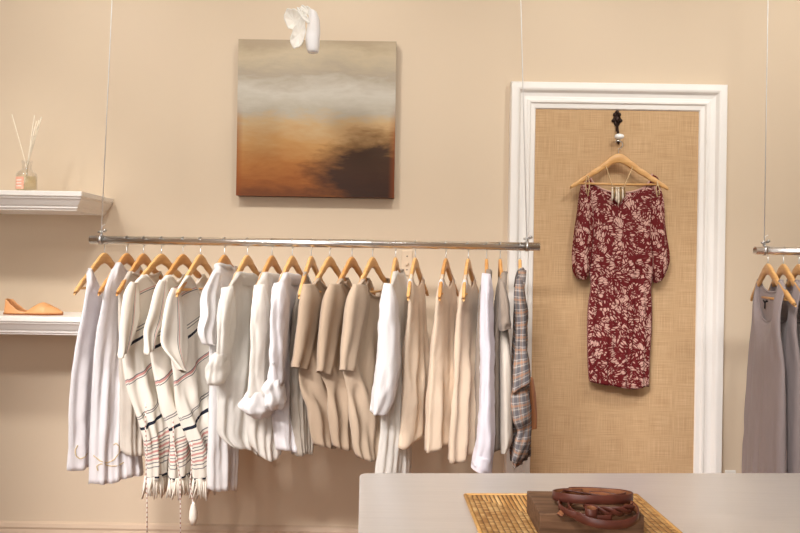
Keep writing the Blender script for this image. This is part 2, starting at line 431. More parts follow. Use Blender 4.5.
def mesh(name, verts, faces, mat, parent=None, loc=None, smooth=True, uvs=None, solid=0, mats=None, fmat=None, sub=0, bev=0):
    """verts in world coordinates; the object's origin goes to loc (top level) or to its parent"""
    o0 = origin_of(parent) if parent is not None else (Vector(loc) if loc is not None else Vector((0, 0, 0)))
    me = bpy.data.meshes.new(name)
    me.from_pydata([tuple(Vector(v) - o0) for v in verts], [], faces)
    for mm in (mats or [mat]): me.materials.append(mm)
    if fmat:
        for p, k in zip(me.polygons, fmat): p.material_index = k
    if uvs:
        lay = me.uv_layers.new(name='UVMap')
        for lp in me.loops: lay.data[lp.index].uv = uvs[lp.vertex_index]
    if smooth:
        for p in me.polygons: p.use_smooth = True
    me.update()
    o = bpy.data.objects.new(name, me); C.objects.link(o)
    if parent is not None: o.parent = parent
    elif loc is not None: o.location = loc
    if bev:
        b = o.modifiers.new('bevel', 'BEVEL'); b.width = bev; b.segments = 3; b.limit_method = 'ANGLE'
    if solid:
        s = o.modifiers.new('solid', 'SOLIDIFY'); s.thickness = solid; s.offset = 0
    if sub:
        s = o.modifiers.new('sub', 'SUBSURF'); s.levels = sub; s.render_levels = sub
    return o

class B:
    """collects shapes into one mesh"""
    def __init__(self): self.v = []; self.f = []
    def add(self, v, f):
        k = len(self.v); self.v += [Vector(p) for p in v]; self.f += [[i + k for i in q] for q in f]; return self
    def box(self, a, b):
        (x0, y0, z0), (x1, y1, z1) = a, b
        v = [(x0, y0, z0), (x1, y0, z0), (x1, y1, z0), (x0, y1, z0), (x0, y0, z1), (x1, y0, z1), (x1, y1, z1), (x0, y1, z1)]
        return self.add(v, [(0, 3, 2, 1), (4, 5, 6, 7), (0, 1, 5, 4), (1, 2, 6, 5), (2, 3, 7, 6), (3, 0, 4, 7)])
    def tube(self, pts, r, n=10, cap=True):
        pts = [Vector(p) for p in pts]; rr = r if isinstance(r, (list, tuple)) else [r] * len(pts)
        rows = []; ref = None
        for i, p in enumerate(pts):
            t = (pts[min(i + 1, len(pts) - 1)] - pts[max(i - 1, 0)]).normalized()
            if ref is None:
                ref = t.orthogonal().normalized()
            ref = (ref - t * ref.dot(t)).normalized(); b = t.cross(ref)
            rows.append([p + (ref * math.cos(2 * PI * k / n) + b * math.sin(2 * PI * k / n)) * rr[i] for k in range(n)])
        v = [q for r_ in rows for q in r_]; f = []
        for i in range(len(rows) - 1):
            for k in range(n):
                f.append((i * n + k, i * n + (k + 1) % n, (i + 1) * n + (k + 1) % n, (i + 1) * n + k))
        if cap:
            f.append(tuple(reversed(range(n)))); f.append(tuple(range((len(rows) - 1) * n, len(rows) * n)))
        return self.add(v, f)
    def lathe(self, prof, c, n=24, axis=2):
        v = []; f = []
        for r, h in prof:
            for k in range(n):
                a = 2 * PI * k / n; p = [r * math.cos(a), r * math.sin(a)]
                q = [0, 0, 0]; q[axis] = h; q[(axis + 1) % 3] = p[0]; q[(axis + 2) % 3] = p[1]
                v.append(Vector(q) + Vector(c))
        for i in range(len(prof) - 1):
            for k in range(n):
                f.append((i * n + k, i * n + (k + 1) % n, (i + 1) * n + (k + 1) % n, (i + 1) * n + k))
        f.append(tuple(reversed(range(n)))); f.append(tuple(range((len(prof) - 1) * n, len(prof) * n)))
        return self.add(v, f)
    def ball(self, c, r, n=12, m=8):
        rx, ry, rz = r if isinstance(r, tuple) else (r, r, r)
        prof = [(math.sin(PI * (i + .02) / (m + .04)), -math.cos(PI * (i + .02) / (m + .04))) for i in range(m + 1)]
        b = B().lathe(prof, (0, 0, 0), n)
        return self.add([(p.x * rx + c[0], p.y * ry + c[1], p.z * rz + c[2]) for p in b.v], b.f)
    def obj(self, name, mat, parent=None, loc=None, smooth=True, **kw):
        return mesh(name, self.v, self.f, mat, parent, loc, smooth, **kw)

def autosmooth(o, ang=35):
    me = o.data
    try: me.set_sharp_from_angle(angle=math.radians(ang))
    except Exception: pass
    return o

# ------------------------------------------------------------------ the room
def struct(name, b, mat, smooth=False, **kw):
    o = b.obj(name, mat, None, smooth=smooth, **kw); o['kind'] = 'structure'; return o
XL, XR, YB, H = -3.4, 2.9, -2.2, 3.1
struct('wall_back', B().box((XL - .1, WALL, 0), (XR + .1, WALL + .12, H)), M['wall'])
struct('wall_left', B().box((XL - .1, YB, 0), (XL, WALL, H)), M['wall'])
struct('wall_right', B().box((XR, YB, 0), (XR + .1, WALL, H)), M['wall'])
struct('floor', B().box((XL - .1, YB, -.1), (XR + .1, WALL + .12, 0)), M['floor'])
struct('ceiling', B().box((XL - .1, YB, H), (XR + .1, WALL + .12, H + .1)), M['ceiling'])

def extrude_profile(prof, p0, p1, up=Vector((0, 0, 1)), outdir=Vector((0, -1, 0)), m0=0, m1=0):
    """profile (out, up) swept from p0 to p1; m0/m1 shift the ends along the run per unit of 'up' (mitres)"""
    d = (p1 - p0).normalized(); v = []
    for o_, u_ in prof: v.append(p0 + outdir * o_ + up * u_ + d * (m0 * u_))
    for o_, u_ in prof: v.append(p1 + outdir * o_ + up * u_ - d * (m1 * u_))
    n = len(prof); f = [(i, (i + 1) % n, n + (i + 1) % n, n + i) for i in range(n)]
    f += [tuple(reversed(range(n))), tuple(range(n, 2 * n))]
    return v, f

# door frame and its burlap panel
fx0 = W(511.5, 81, 2.955).x; fx1 = W(728.3, 84.3, 2.955).x; fz1 = W(620, 82.7, 2.955).z
inx0 = W(537.0, 107, 2.985).x; inx1 = W(700.3, 109, 2.985).x; inz1 = W(620, 107.6, 2.985).z
fw = ((inx0 - fx0) + (fx1 - inx1)) / 2
# profile of the casing: distance out of the wall, distance from outer edge inwards
cas = [(0, 0), (.040, 0), (.046, .004), (.047, .028), (.044, .036), (.030, .046), (.026, .060), (.027, .072), (.032, .078), (.032, .086), (.024, .092), (.022, fw - .004), (.016, fw), (0, fw)]
frame = B()
zt = fz1
frame.add(*extrude_profile([(o_, u_) for o_, u_ in cas], Vector((fx0, WALL, 0)), Vector((fx0, WALL, zt)), Vector((1, 0, 0)), Vector((0, -1, 0)), 0, 1))
frame.add(*extrude_profile([(o_, u_) for o_, u_ in cas], Vector((fx1, WALL, 0)), Vector((fx1, WALL, zt)), Vector((-1, 0, 0)), Vector((0, -1, 0)), 0, 1))
frame.add(*extrude_profile([(o_, u_) for o_, u_ in cas], Vector((fx0, WALL, zt)), Vector((fx1, WALL, zt)), Vector((0, 0, -1)), Vector((0, -1, 0)), 1, 1))
door = struct('door_1', frame, M['trim'], smooth=False)
pan = B().box((inx0 - .012, WALL - .014, 0), (inx1 + .012, WALL - .001, inz1 + .012)).obj('burlap_panel', M['burlap'], door, smooth=False)
pan['label'] = 'tan burlap panel filling the white door frame'

bb = [(0, 0), (.018, 0), (.018, .200), (.014, .212), (.016, .222), (.010, .236), (0, .243)]
for i, (a, b) in enumerate(((XL, fx0), (fx1, XR))):
    bx = B().add(*extrude_profile(bb, Vector((a, WALL, 0)), Vector((b, WALL, 0))))
    struct('baseboard_left' if i == 0 else 'baseboard_right', bx, M['base'])

# ------------------------------------------------------------------ shelves with crown moulding
def shelf(name, label, pxr, pyt, ydrop, depth=.30):
    fr = W(pxr, pyt, WALL - depth)               # upper front right corner
    x1 = fr.x; z1 = fr.z; x0 = -2.35
    t = root(name, (x0 + .6, WALL - depth / 2, z1 - .07))
    tag(t, label, 'shelf', 'white wall shelves')
    B().box((x0, WALL - depth, z1 - .02), (x1, WALL, z1)).obj('board', M['trim'], t, smooth=False, bev=.003)
    # moulding steps inwards below the board: front and returned end
    prof = [(0, 0), (.006, -.002), (.006, -.008), (.012, -.014), (.022, -.030), (.026, -.036), (.030, -.037), (.030, -.046), (.036, -.052), (.036, -ydrop + .02)]
    v = []; f = []
    yb = WALL
    for ins, dz in prof:
        xi, yi = x1 - ins, WALL - depth + ins
        v += [Vector((x0, yi, z1 - .02 + dz)), Vector((xi, yi, z1 - .02 + dz)), Vector((xi, yb, z1 - .02 + dz)), Vector((x0, yb, z1 - .02 + dz))]
    for i in range(len(prof) - 1):
        for k in range(4):
            f.append((i * 4 + k, i * 4 + (k + 1) % 4, i * 4 + 4 + (k + 1) % 4, i * 4 + 4 + k))
    n = len(prof) - 1
    f.append((n * 4 + 3, n * 4 + 2, n * 4 + 1, n * 4)); f.append((0, 1, 2, 3))
    mesh('crown_moulding', v, f, M['trim'], t, smooth=False)
    return t, z1
sh1, SZ1 = shelf('wall_shelf', 'upper white moulded wall shelf carrying the reed diffuser', 81.7, 191.3, .075)
sh2, SZ2 = shelf('wall_shelf', 'lower white moulded wall shelf carrying the peach flat shoe', 82.5, 317.5, .075)

# ------------------------------------------------------------------ reed diffuser
dp = W(26.5, 190.3, 2.80); dp.z = SZ1 + .001
t = tag(root('reed_diffuser', dp), 'glass reed diffuser with pale reeds and coral label on upper shelf', 'diffuser')
prof = [(r_ * .9, z_) for r_, z_ in [(.004, 0), (.040, 0), (.044, .004), (.044, .070), (.040, .083), (.026, .093), (.020, .098), (.020, .122), (.024, .124), (.024, .132), (.018, .132), (.017, .10), (.025, .089), (.038, .080), (.0415, .068), (.0415, .008), (.036, .005), (.004, .005)]]
B().lathe(prof, dp, 28).obj('bottle', M['glass'], t)
B().lathe([(.003, .0055), (.0365, .0085), (.0365, .066), (.003, .0662)], dp, 28).obj('oil', M['oil'], t)
# label wraps the front left of the bottle
v = []; f = []; n = 10
for j in range(2):
    for i in range(n + 1):
        a = math.radians(-138 + 62 * i / n); v.append(dp + Vector((.0402 * math.cos(a), .0402 * math.sin(a), .012 + .05 * j)))
f = [(i, i + 1, n + 2 + i, n + 1 + i) for i in range(n)]
lb = mesh('label', v, f, M['label'], t)
for zr in (.022, .034, .046):
    v = []
    for j in range(2):
        for i in range(n + 1):
            a = math.radians(-126 + 38 * i / n); v.append(dp + Vector((.0407 * math.cos(a), .0407 * math.sin(a), zr + .004 * j)))
    mesh('print_line', v, f, M['labeltext'], lb)
for (px, py) in ((12, 114.5), (34.5, 115), (36.5, 121), (39, 120), (41.5, 117), (33, 128)):
    tip = W(px, py, 2.80 + random.uniform(-.02, .02))
    base = dp + Vector((-(tip.x - dp.x) * .25, random.uniform(-.006, .006), .012))
    mid = dp + Vector(((tip.x - dp.x) * .12, random.uniform(-.004, .004), .128))
    B().tube([base, mid, tip], .0021, 6).obj('reed', M['reed'], t)

# ------------------------------------------------------------------ flat shoe
a0 = W(5.0, 313, 2.80); a1 = W(63, 311, 2.80)
slen = (a1 - a0).length; sx0 = a0.x; sy = 2.80; sz = SZ2 + .001
t = tag(root('flat_shoe', (sx0 + slen / 2, sy, sz)), 'peach leather pointed flat shoe on the lower shelf', 'shoe')
def half_w(u):     # plan half width along the sole, heel 0 -> toe 1
    return interp([(0, .012), (.06, .026), (.2, .029), (.4, .027), (.6, .036), (.74, .037), (.88, .022), (1, .003)], u)
ns = 36
def ring(z, inset):
    L_ = []
    for i in range(ns + 1):
        u = i / ns; L_.append((sx0 + u * slen, sy - max(.001, half_w(u) - inset), z))
    for i in range(ns, -1, -1):
        u = i / ns; L_.append((sx0 + u * slen, sy + max(.001, half_w(u) - inset), z))
    return L_
r0 = ring(sz, .002); r1 = ring(sz + .006, 0); nn = len(r0)
b = B().add(r0 + r1, [(i, (i + 1) % nn, nn + (i + 1) % nn, nn + i) for i in range(nn)] + [tuple(reversed(range(nn))), tuple(range(nn, 2 * nn))])
b.box((sx0 + .006, sy - .022, sz), (sx0 + .05, sy + .022, sz + .008))
b.obj('sole', M['sole'], t, smooth=False)
r2 = ring(sz + .0075, .003)
mesh('insole', r2, [tuple(range(nn))], M['peachin'], t, solid=.001)
def upper(u0, u1, height, over, name):
    """wall of leather rising from the sole edge; over = how far it closes across the foot"""
    m = 26; k = 10; v = []; f = []
    for i in range(m + 1):
        u = lerp(u0, u1, i / m); w = half_w(u); h = height(u); c = over(u)
        for j in range(2 * k + 1):
            a = (j / k - 1)                         # -1 near side, +1 far side
            if abs(a) < 1e-6 and c >= 1: pass
            # side wall then over the foot
            ang = PI / 2 * (1 - abs(a)) * c
            y = math.copysign(w * math.cos(ang) + .001, a if a != 0 else 1) if abs(a) > 1e-6 or c < 1 else 0
            z = sz + .006 + h * math.sin(ang) / max(math.sin(PI / 2 * c), .01)
            v.append((sx0 + u * slen, sy + y, z))
    for i in range(m):
        for j in range(2 * k):
            if j in (k - 1, k) and over(lerp(u0, u1, (i + .5) / m)) < .98: continue
            q = i * (2 * k + 1) + j; f.append((q, q + 1, q + 2 * k + 2, q + 2 * k + 1))
    return mesh(name, v, f, M['peach'], t, solid=.0018)
vamp_h = lambda u: interp([(.40, .004), (.46, .016), (.56, .034), (.62, .043), (.66, .045), (.74, .038), (.86, .025), (1, .006)], u)
upper(.40, .995, vamp_h, lambda u: interp([(.40, .35), (.58, .75), (.645, 1.), (1, 1)], u) if u < .645 else 1., 'toe_upper')
# heel counter: curved wall around the heel, taller at the back
v = []; f = []; m = 40; k = 6
for i in range(m + 1):
    a = i / m * 2 - 1                               # -1 near side front, 0 heel back, +1 far side front
    u = .005 + (abs(a) ** 1.4) * .40
    h = interp([(0, .060), (.25, .056), (.5, .034), (.75, .013), (1, .006)], abs(a))
    for j in range(k + 1):
        s = j / k
        w = half_w(u) * (1 - .12 * s)
        y = math.copysign(w, a) if abs(a) > .12 else half_w(u) * a / .12
        v.append((sx0 + u * slen + .004 * s + (.002 if abs(a) < .1 else 0), sy + y, sz + .005 + h * s))
for i in range(m):
    for j in range(k):
        q = i * (k + 1) + j; f.append((q, q + k + 1, q + k + 2, q + 1))
mesh('heel_upper', v, f, M['peach'], t, solid=.002)

# ------------------------------------------------------------------ painting
pc = [W(238.3, 39.2, 2.95), W(396.3, 41.6, 2.95), W(394.3, 198.3, 2.95), W(236.3, 195.0, 2.95)]
x0 = (pc[0].x + pc[3].x) / 2; x1 = (pc[1].x + pc[2].x) / 2; z0 = (pc[2].z + pc[3].z) / 2; z1 = (pc[0].z + pc[1].z) / 2
t = tag(root('abstract_painting', ((x0 + x1) / 2, WALL - .025, z0)), 'square abstract painting in cream, ochre and dark brown on the wall', 'painting')
B().box((x0, WALL - .05, z0), (x1, WALL - .001, z1)).obj('canvas_edge', M['canvasedge'], t, smooth=False, bev=.002)
mesh('painted_canvas', [(x0, WALL - .0512, z0), (x1, WALL - .0512, z0), (x1, WALL - .0512, z1), (x0, WALL - .0512, z1)], [(0, 1, 2, 3)], M['canvas'], t, uvs=[(0, 0), (1, 0), (1, 1), (0, 1)], smooth=False, solid=.0015)

# ------------------------------------------------------------------ wall switch, outlet
c = W(407, 263, WALL)
t = tag(root('light_switch', (c.x, WALL - .004, c.z)), 'ivory light switch plate on the wall behind the rail', 'switch')
B().box((c.x - .024, WALL - .006, c.z - .056), (c.x + .024, WALL - .0005, c.z + .056)).obj('plate', M['plastic'], t, smooth=False, bev=.003)
B().box((c.x - .005, WALL - .016, c.z - .010), (c.x + .005, WALL - .005, c.z + .004)).obj('toggle', M['plastic'], t, smooth=False, bev=.002)
for dz in (-.03, .03): B().lathe([(.0005, 0), (.003, 0), (.003, -.0015), (.0005, -.002)], (c.x, WALL - .006, c.z + dz), 10, 1).obj('screw', M['iron'], t)
c = W(729.5, 469.8, WALL)
t = tag(root('wall_outlet', (c.x, WALL - .004, c.z - .057)), 'white outlet plate low on the wall right of the door frame', 'outlet')
B().box((c.x - .022, WALL - .007, c.z - .115), (c.x + .026, WALL - .0005, c.z)).obj('plate', M['socket'], t, smooth=False, bev=.003)
for dz in (-.036, -.079): B().box((c.x - .012, WALL - .009, c.z + dz - .013), (c.x + .014, WALL - .006, c.z + dz + .013)).obj('receptacle', M['socket'], t, smooth=False, bev=.003)

# ------------------------------------------------------------------ clothes rails and their cables
RR = .0155
def rail(p0, p1, label):
    t = tag(root('clothes_rail', (p0 + p1) / 2), label, 'rail', 'hanging clothes rails')
    d = (p1 - p0).normalized()
    b = B().tube([p0, p1], RR, 28, False); bo = b.obj('tube', M['chrome'], t, solid=.002)
    return t
rp0 = W(90.5, 239.6, ROD); rp1 = W(539.5, 246.9, ROD); RZ = (rp0.z + rp1.z) / 2
rp0.z = rp1.z = RZ
rail(rp0, rp1, 'long polished metal clothes rail hung in front of the wall')
sp0 = W(755.0, 250.5, ROD); RZ2 = sp0.z
sp1 = Vector((2.35, ROD, RZ2))
rail(sp0, sp1, 'short visible end of the second metal rail at right edge')

def cable(px_bot, px_top, rz, label):
    xb = W(px_bot, 240, ROD).x; tp = W(px_top, 0, ROD)
    bot = Vector((xb, ROD, rz + RR + .012))
    dirv = (Vector((tp.x, ROD, tp.z)) - bot); top = bot + dirv * ((H - bot.z) / dirv.z)
    t = tag(root('suspension_cable', (xb, ROD, rz)), label, 'cable', 'cables holding the rails')
    B().tube([bot, top], .0019, 8).obj('wire', M['wire'], t)
    # ring clamp around the tube, barrel and thumb screw
    b = B().lathe([(RR + .0005, -.006), (RR + .004, -.006), (RR + .004, .006), (RR + .0005, .006), (RR + .0005, -.006)], (xb, ROD, rz), 28, 0)
    b.f = [q for q in b.f if len(q) == 4]
    b.obj('clamp_ring', M['steel'], t)
    b = B().tube([(xb, ROD, rz + RR + .003), (xb, ROD, rz + RR + .022)], .0055, 12)
    b.tube([(xb - .013, ROD - .002, rz + RR + .015), (xb + .010, ROD - .002, rz + RR + .018)], .0042, 10)
    b.tube([(xb + .010, ROD - .002, rz + RR + .018), (xb + .019, ROD - .002, rz + RR + .024)], [.0062, .0062], 12)
    b.obj('thumb_screw', M['steel'], t)
    B().tube([(xb, ROD, rz + RR + .022), (xb + .004, ROD, rz + RR + .04), (xb + .014, ROD, rz + RR + .046)], .0013, 6).obj('wire_tail', M['wire'], t)
cable(101.3, 112, RZ, 'thin steel cable at the left end of the long rail')
cable(526.8, 520.8, RZ, 'thin steel cable at the right end of the long rail')
cable(764.3, 768, RZ2, 'thin steel cable on the rail at the right edge')

# ------------------------------------------------------------------ hangers
HW = .212
def arm(u):      # top outline of the hanger under its peak
    return interp([(0, 0), (.012, -.002), (.03, -.012), (.06, -.036), (.10, -.066), (.15, -.100), (.19, -.128), (HW, -.146)], abs(u))
def arm_lo(u):
    return interp([(0, -.040), (.025, -.047), (.06, -.069), (.10, -.094), (.15, -.125), (.19, -.149), (HW, -.159)], abs(u))
def hanger_parts(t, rod_dz, mat, hook_r=.019, rod_r=RR):
    """local frame: hanger along +-Y (near end -Y), peak at the origin"""
    us = [-HW + i * 2 * HW / 48 for i in range(49)]
    v = []; f = []
    for u in us:
        e = 1 - .35 * max(0, (abs(u) - .195) / .017)
        th = .0065 * e; tx = .016 * (abs(u) / HW) ** 2
        zt_, zl = arm(u), arm_lo(u); ch = .004
        v += [(tx - th, u, zl + ch), (tx - th, u, zt_ - ch), (tx - th * .55, u, zt_), (tx + th * .55, u, zt_), (tx + th, u, zt_ - ch), (tx + th, u, zl + ch), (tx + th * .55, u, zl), (tx - th * .55, u, zl)]
    for i in range(48):
        for k in range(8):
            f.append((i * 8 + k, i * 8 + (k + 1) % 8, i * 8 + 8 + (k + 1) % 8, i * 8 + 8 + k))
    f += [tuple(range(8)), tuple(reversed(range(48 * 8, 49 * 8)))]
    loc = Vector(t.location)
    mesh('arms', [Vector(p) + loc for p in v], f, mat, t)
    # trouser bar
    B().tube([Vector((.012, -.176, -.134)) + loc, Vector((.010, 0, -.137)) + loc, Vector((.012, .176, -.134)) + loc], .005, 10).obj('bar', mat, t)
    # hook: stem, then round over the rail
    cz = rod_dz + rod_r - hook_r + .0018
    pts = [Vector((0, 0, -.01)), Vector((0, 0, .004))]
    for i in range(0, 19):
        a = math.radians(-90 + 245 * i / 18)
        pts.append(Vector((0, hook_r * math.cos(a) * 1., cz + hook_r * math.sin(a))))
    B().tube([p + loc for p in pts], .0017, 8).obj('hook', M['steel'], t)
    return t
GROUPH = 'wooden hangers on the long rail'
HANG = {}
protoA = None; protoB = None; protoC = None
def copy_tree(o):
    c = o.copy(); C.objects.link(c)
    for ch in o.children:
        d = ch.copy(); C.objects.link(d); d.parent = c
    return c
def place_hanger(px, label, theta=8., kind=0, rz=None, group=GROUPH, drop=.050):
    global protoA, protoB, protoC
    rz = RZ if rz is None else rz
    X = W(px, 256 + (px - 400) * .0157, ROD).x
    loc = Vector((X, ROD, rz - drop))
    proto = (protoA, protoB, protoC)[kind]
    if proto is None:
        t = root('clothes_hanger', loc); hanger_parts(t, drop, M['hanger'] if kind != 1 else M['hanger2'])
        if kind == 0: protoA = t
        elif kind == 1: protoB = t
        else: protoC = t
    else:
        t = copy_tree(proto); t.location = loc
    t.rotation_euler = (0, 0, -math.radians(theta))
    tag(t, label, 'hanger', group)
    ax = Vector((-math.sin(math.radians(theta)), -math.cos(math.radians(theta)), 0))
    return loc, ax

# ------------------------------------------------------------------ garments
def body_mesh(name, parent, mat, H_, near, far, nu=.21, fu=.21, neckw=.075, df=.06, db=.015, vneck=False,
              thick=((0, .009), (.12, .02), (.5, .03), (1, .036)), folds=.008, kf=3.0, seed=0, hem=0., nv=34, ns=46, solid=.0012,
              drape=0., crinkle=.0035, slant=0., narrow=True, slit=0., hemwave=.004, neckpts=None, back_bulge=1., gather=None, vcut=1.0):
    """front and back panel hanging from a hanger. H_ = (peak, near axis). near / far: (px, py, Y) edge points, top to hem"""
    loc, ax = H_; rnd = random.Random(seed)
    def top(v, d):
        u = nu - v * (nu + fu)
        p = loc + ax * u
        p.x += 0
        z = loc.z + arm(u) + .005
        if abs(u) < neckw:
            q = abs(u) / neckw
            sh = (1 - q) if vneck else math.sqrt(max(0, 1 - q ** 2.2))
            z = loc.z + arm(neckw) + .005 - d * sh
        # the hanger bends a little to one side at its ends
        p = p + Vector((.016 * (abs(u) / HW) ** 2, 0, 0))
        p.z = z; return p
    pinch = (lambda Y, k: 2.47 + (Y - 2.47) * (.9 if k == 0 else .48)) if loc.y < 2.8 and narrow else (lambda Y, k: Y)     # cloth hangs narrower than its hanger
    Np = [top(0, 0)] + [W(*q) for q in near]; Fp = [top(1, 0)] + [W(q[0], q[1], pinch(q[2], k)) for k, q in enumerate(far)]
    def edge(P, t):
        z = lerp(P[0].z, P[-1].z, t)
        tab = [(-p.z, p) for p in P]
        for (a, pa), (b, pb) in zip(tab, tab[1:]):
            if -z <= b + 1e-9:
                k = (-z - a) / max(b - a, 1e-6); return pa.lerp(pb, k)
        return P[-1]
    def edge_s(P, t, w=.035):   # smoothed
        acc = Vector((0, 0, 0)); n = 0
        ww = min(w, t, 1 - t)
        for k in (-1, -.5, 0, .5, 1):
            acc += edge(P, max(0, min(1, t + k * ww))); n += 1
        return acc / n
    L_ = loc.z - (Np[-1].z + Fp[-1].z) / 2
    ph = [rnd.random() * 6.28 for _ in range(12)]; kk = [rnd.uniform(.7, 1.4) for _ in range(6)]
    verts = []; uvs = []
    cols = [(0, i / nv) for i in range(nv + 1)] + [(1, 1 - i / nv) for i in range(1, nv)]
    nc = len(cols)
    for r in range(ns + 1):
        s = r / ns
        n_, f_ = edge_s(Np, s), edge_s(Fp, s)
        ch = Vector((f_.x - n_.x, f_.y - n_.y, 0)); nrm = Vector((-ch.y, ch.x, 0)).normalized()
        wdt = ch.length
        d = interp(thick, s)
        for side, v in cols:
            sg = 1 if side == 0 else -1
            zt_ = top(v, df if side == 0 else db).z
            hv = (4 * v * (1 - v))
            zh = lerp(Np[-1].z, Fp[-1].z, v) - hem * hv + hemwave * math.sin(9 * v + ph[0] + side * 2)
            z = lerp(zt_, zh, s)
            base = n_.lerp(f_, v)
            prof = (1 - abs(2 * v - 1) ** 2.4) ** .6
            env = min(1, s * 1.6) ** 1.1
            q = side * 3
            fo = folds * env * (math.sin(2 * PI * (kf * kk[q] * v + .35 * s) + ph[q]) * .6 + math.sin(2 * PI * (kf * 1.9 * kk[q + 1] * v - .3 * s) + ph[q + 1]) * .45
                                + .5 * noise.noise(Vector((v * 5 + seed, s * 3.5, side * 9.1))))
            if drape:
                fo += drape * math.sin(2 * PI * (2.6 * s - 2.0 * v) + ph[5]) * max(0, 1 - abs(s - .62) / .34) * (1 - v * .6)
            if gather:
                for (s0, a, wd) in gather:
                    fo += a * math.sin(2 * PI * 9 * v + 2 * math.sin(3 * v + ph[2])) * math.exp(-((s - s0) / wd) ** 2)
            fo += crinkle * env * (noise.noise(Vector((v * 11 + seed, s * 14, side * 5.3))) + .6 * noise.noise(Vector((v * 24, s * 20 + seed, side * 3.1))))
            lim = max(.25 * d, .002)
            off = max(d * prof + fo * min(1, prof * 1.6), lim * prof if prof > 0 else 0) * (back_bulge if side else 1)
            p = base + nrm * (sg * off)
            # edges are not ruler straight
            p += ch.normalized() * (.006 * env * noise.noise(Vector((s * 5, seed * 1.7, v * 1.5))))
            verts.append(Vector((p.x, p.y, z)))
            uvs.append((v * wdt + side * .9, z - lerp(Np[-1].z, Fp[-1].z, v) - slant * (v - .3) * min(1, (1 - s) * 2.2)))
    faces = []
    for r in range(ns):
        for c in range(nc):
            faces.append((r * nc + c, (r + 1) * nc + c, (r + 1) * nc + (c + 1) % nc, r * nc + (c + 1) % nc))
    # close the shoulders over the hanger arms
    for i in range(nv):
        u0 = nu - i / nv * (nu + fu); u1 = nu - (i + 1) / nv * (nu + fu)
        if min(abs(u0), abs(u1)) >= neckw * .98 and u0 * u1 > 0:
            fr = (i, i + 1)
            bk = [(nc - k) % nc for k in fr]
            if fr[0] == 0: faces.append((0, 1, bk[1]))
            elif fr[1] == nv: faces.append((fr[0], nv, bk[0]))
            else: faces.append((fr[0], fr[1], bk[1], bk[0]))
    o = mesh(name, verts, faces, mat, parent, uvs=uvs, solid=solid)
    neck = []
    fi = [i for i in range(nv + 1) if abs(nu - i / nv * (nu + fu)) <= neckw * 1.02]
    for i in fi: neck.append(verts[i])
    for i in reversed(fi):
        neck.append(verts[(nc - i) % nc])
    return o, neck

def neckband(parent, mat, neck, r=.004, name='neckband'):
    if len(neck) < 4: return
    pts = neck + [neck[0]]
    return B().tube(pts, r, 8, False).obj(name, mat, parent)

def loft(name, parent, mat, rows, dr=.05, n=36, sub=6, wr=.004, seed=0, ex=2.0, ax=None, solid=.0012, capend=False, k=5, drs=None, uvscale=1, phase=0, fa=0., fk=1.6, stripe=None, crinkle=0.):
    """tube of cloth through rows of (xl, yl, xr, yr, Y): left and right silhouette points, dr = half depth along ax;
    rows of (xl, yl, xr, yr, Yl, Yr) lie between two depths and dr is half the thickness of the flattened cloth"""
    ax = ax or Vector((-.139, -.990, 0)); R = []
    for i, q in enumerate(rows):
        Yl, Yr = (q[4], q[4]) if len(q) == 5 else (q[4], q[5])
        a, b_ = W(q[0], q[1], Yl), W(q[2], q[3], Yr); lat = (b_ - a) / 2
        axis = ax if len(q) == 5 else Vector((lat.y, -lat.x, 0)).normalized()
        R.append(((a + b_) / 2, lat, axis * (drs[i] if drs else dr)))
    def cr(a, b, c, d, t):
        return (b * 2 + (c - a) * t + (a * 2 - b * 5 + c * 4 - d) * t * t + (b * 3 - a - c * 3 + d) * t ** 3) * .5
    V_ = []; UV = []; m = (len(R) - 1) * sub
    cum = 0; last = None
    for i in range(m + 1):
        k0 = min(i // sub, len(R) - 2); tt = i / sub - k0
        A, B_, C_, D = (R[max(k0 - 1, 0)], R[k0], R[k0 + 1], R[min(k0 + 2, len(R) - 1)])
        ctr = cr(A[0], B_[0], C_[0], D[0], tt); lat = cr(A[1], B_[1], C_[1], D[1], tt); dv = cr(A[2], B_[2], C_[2], D[2], tt)
        if dv.length < .002: dv = B_[2]
        dn = dv.normalized()
        if last is not None: cum += (ctr - last).length
        last = ctr; s = i / m
        for j in range(n):
            a = 2 * PI * j / n
            ca, sa = math.cos(a), math.sin(a)
            ca = math.copysign(abs(ca) ** (2 / ex), ca); sa = math.copysign(abs(sa) ** (2 / ex), sa)
            nz = noise.noise(Vector((math.cos(a) * 1.6 + seed, math.sin(a) * 1.6, s * len(R) * .9)))
            w_ = 1 + (wr / max(lat.length, .01)) * min(1, s * 3) * (math.sin(k * a + 3 * s + seed + phase) * .6 + 1.2 * nz)
            p = ctr + lat * (ca * w_) + dv * (sa * w_)
            if fa: p = p + dn * (fa * min(1, s * 2.2) * (math.sin(PI * fk * ca + seed + 1.3 * s) + .8 * noise.noise(Vector((ca * 1.5, s * 4, seed)))))
            if crinkle:
                q = Vector((math.cos(a) * 3 + seed, math.sin(a) * 3, cum * 22)); p = p + (lat * ca + dv * sa).normalized() * (crinkle * noise.noise(q) * min(1, s * 4))
            V_.append(p); UV.append((a * .05 * uvscale, (2 - cum) if stripe is None else stripe + ca * .075 - .02 * s))
    F_ = []
    for i in range(m):
        for j in range(n):
            F_.append((i * n + j, (i + 1) * n + j, (i + 1) * n + (j + 1) % n, i * n + (j + 1) % n))
    F_.append(tuple(range(n)))
    if capend: F_.append(tuple(reversed(range(m * n, m * n + n))))
    return mesh(name, V_, F_, mat, parent, uvs=UV, solid=solid)

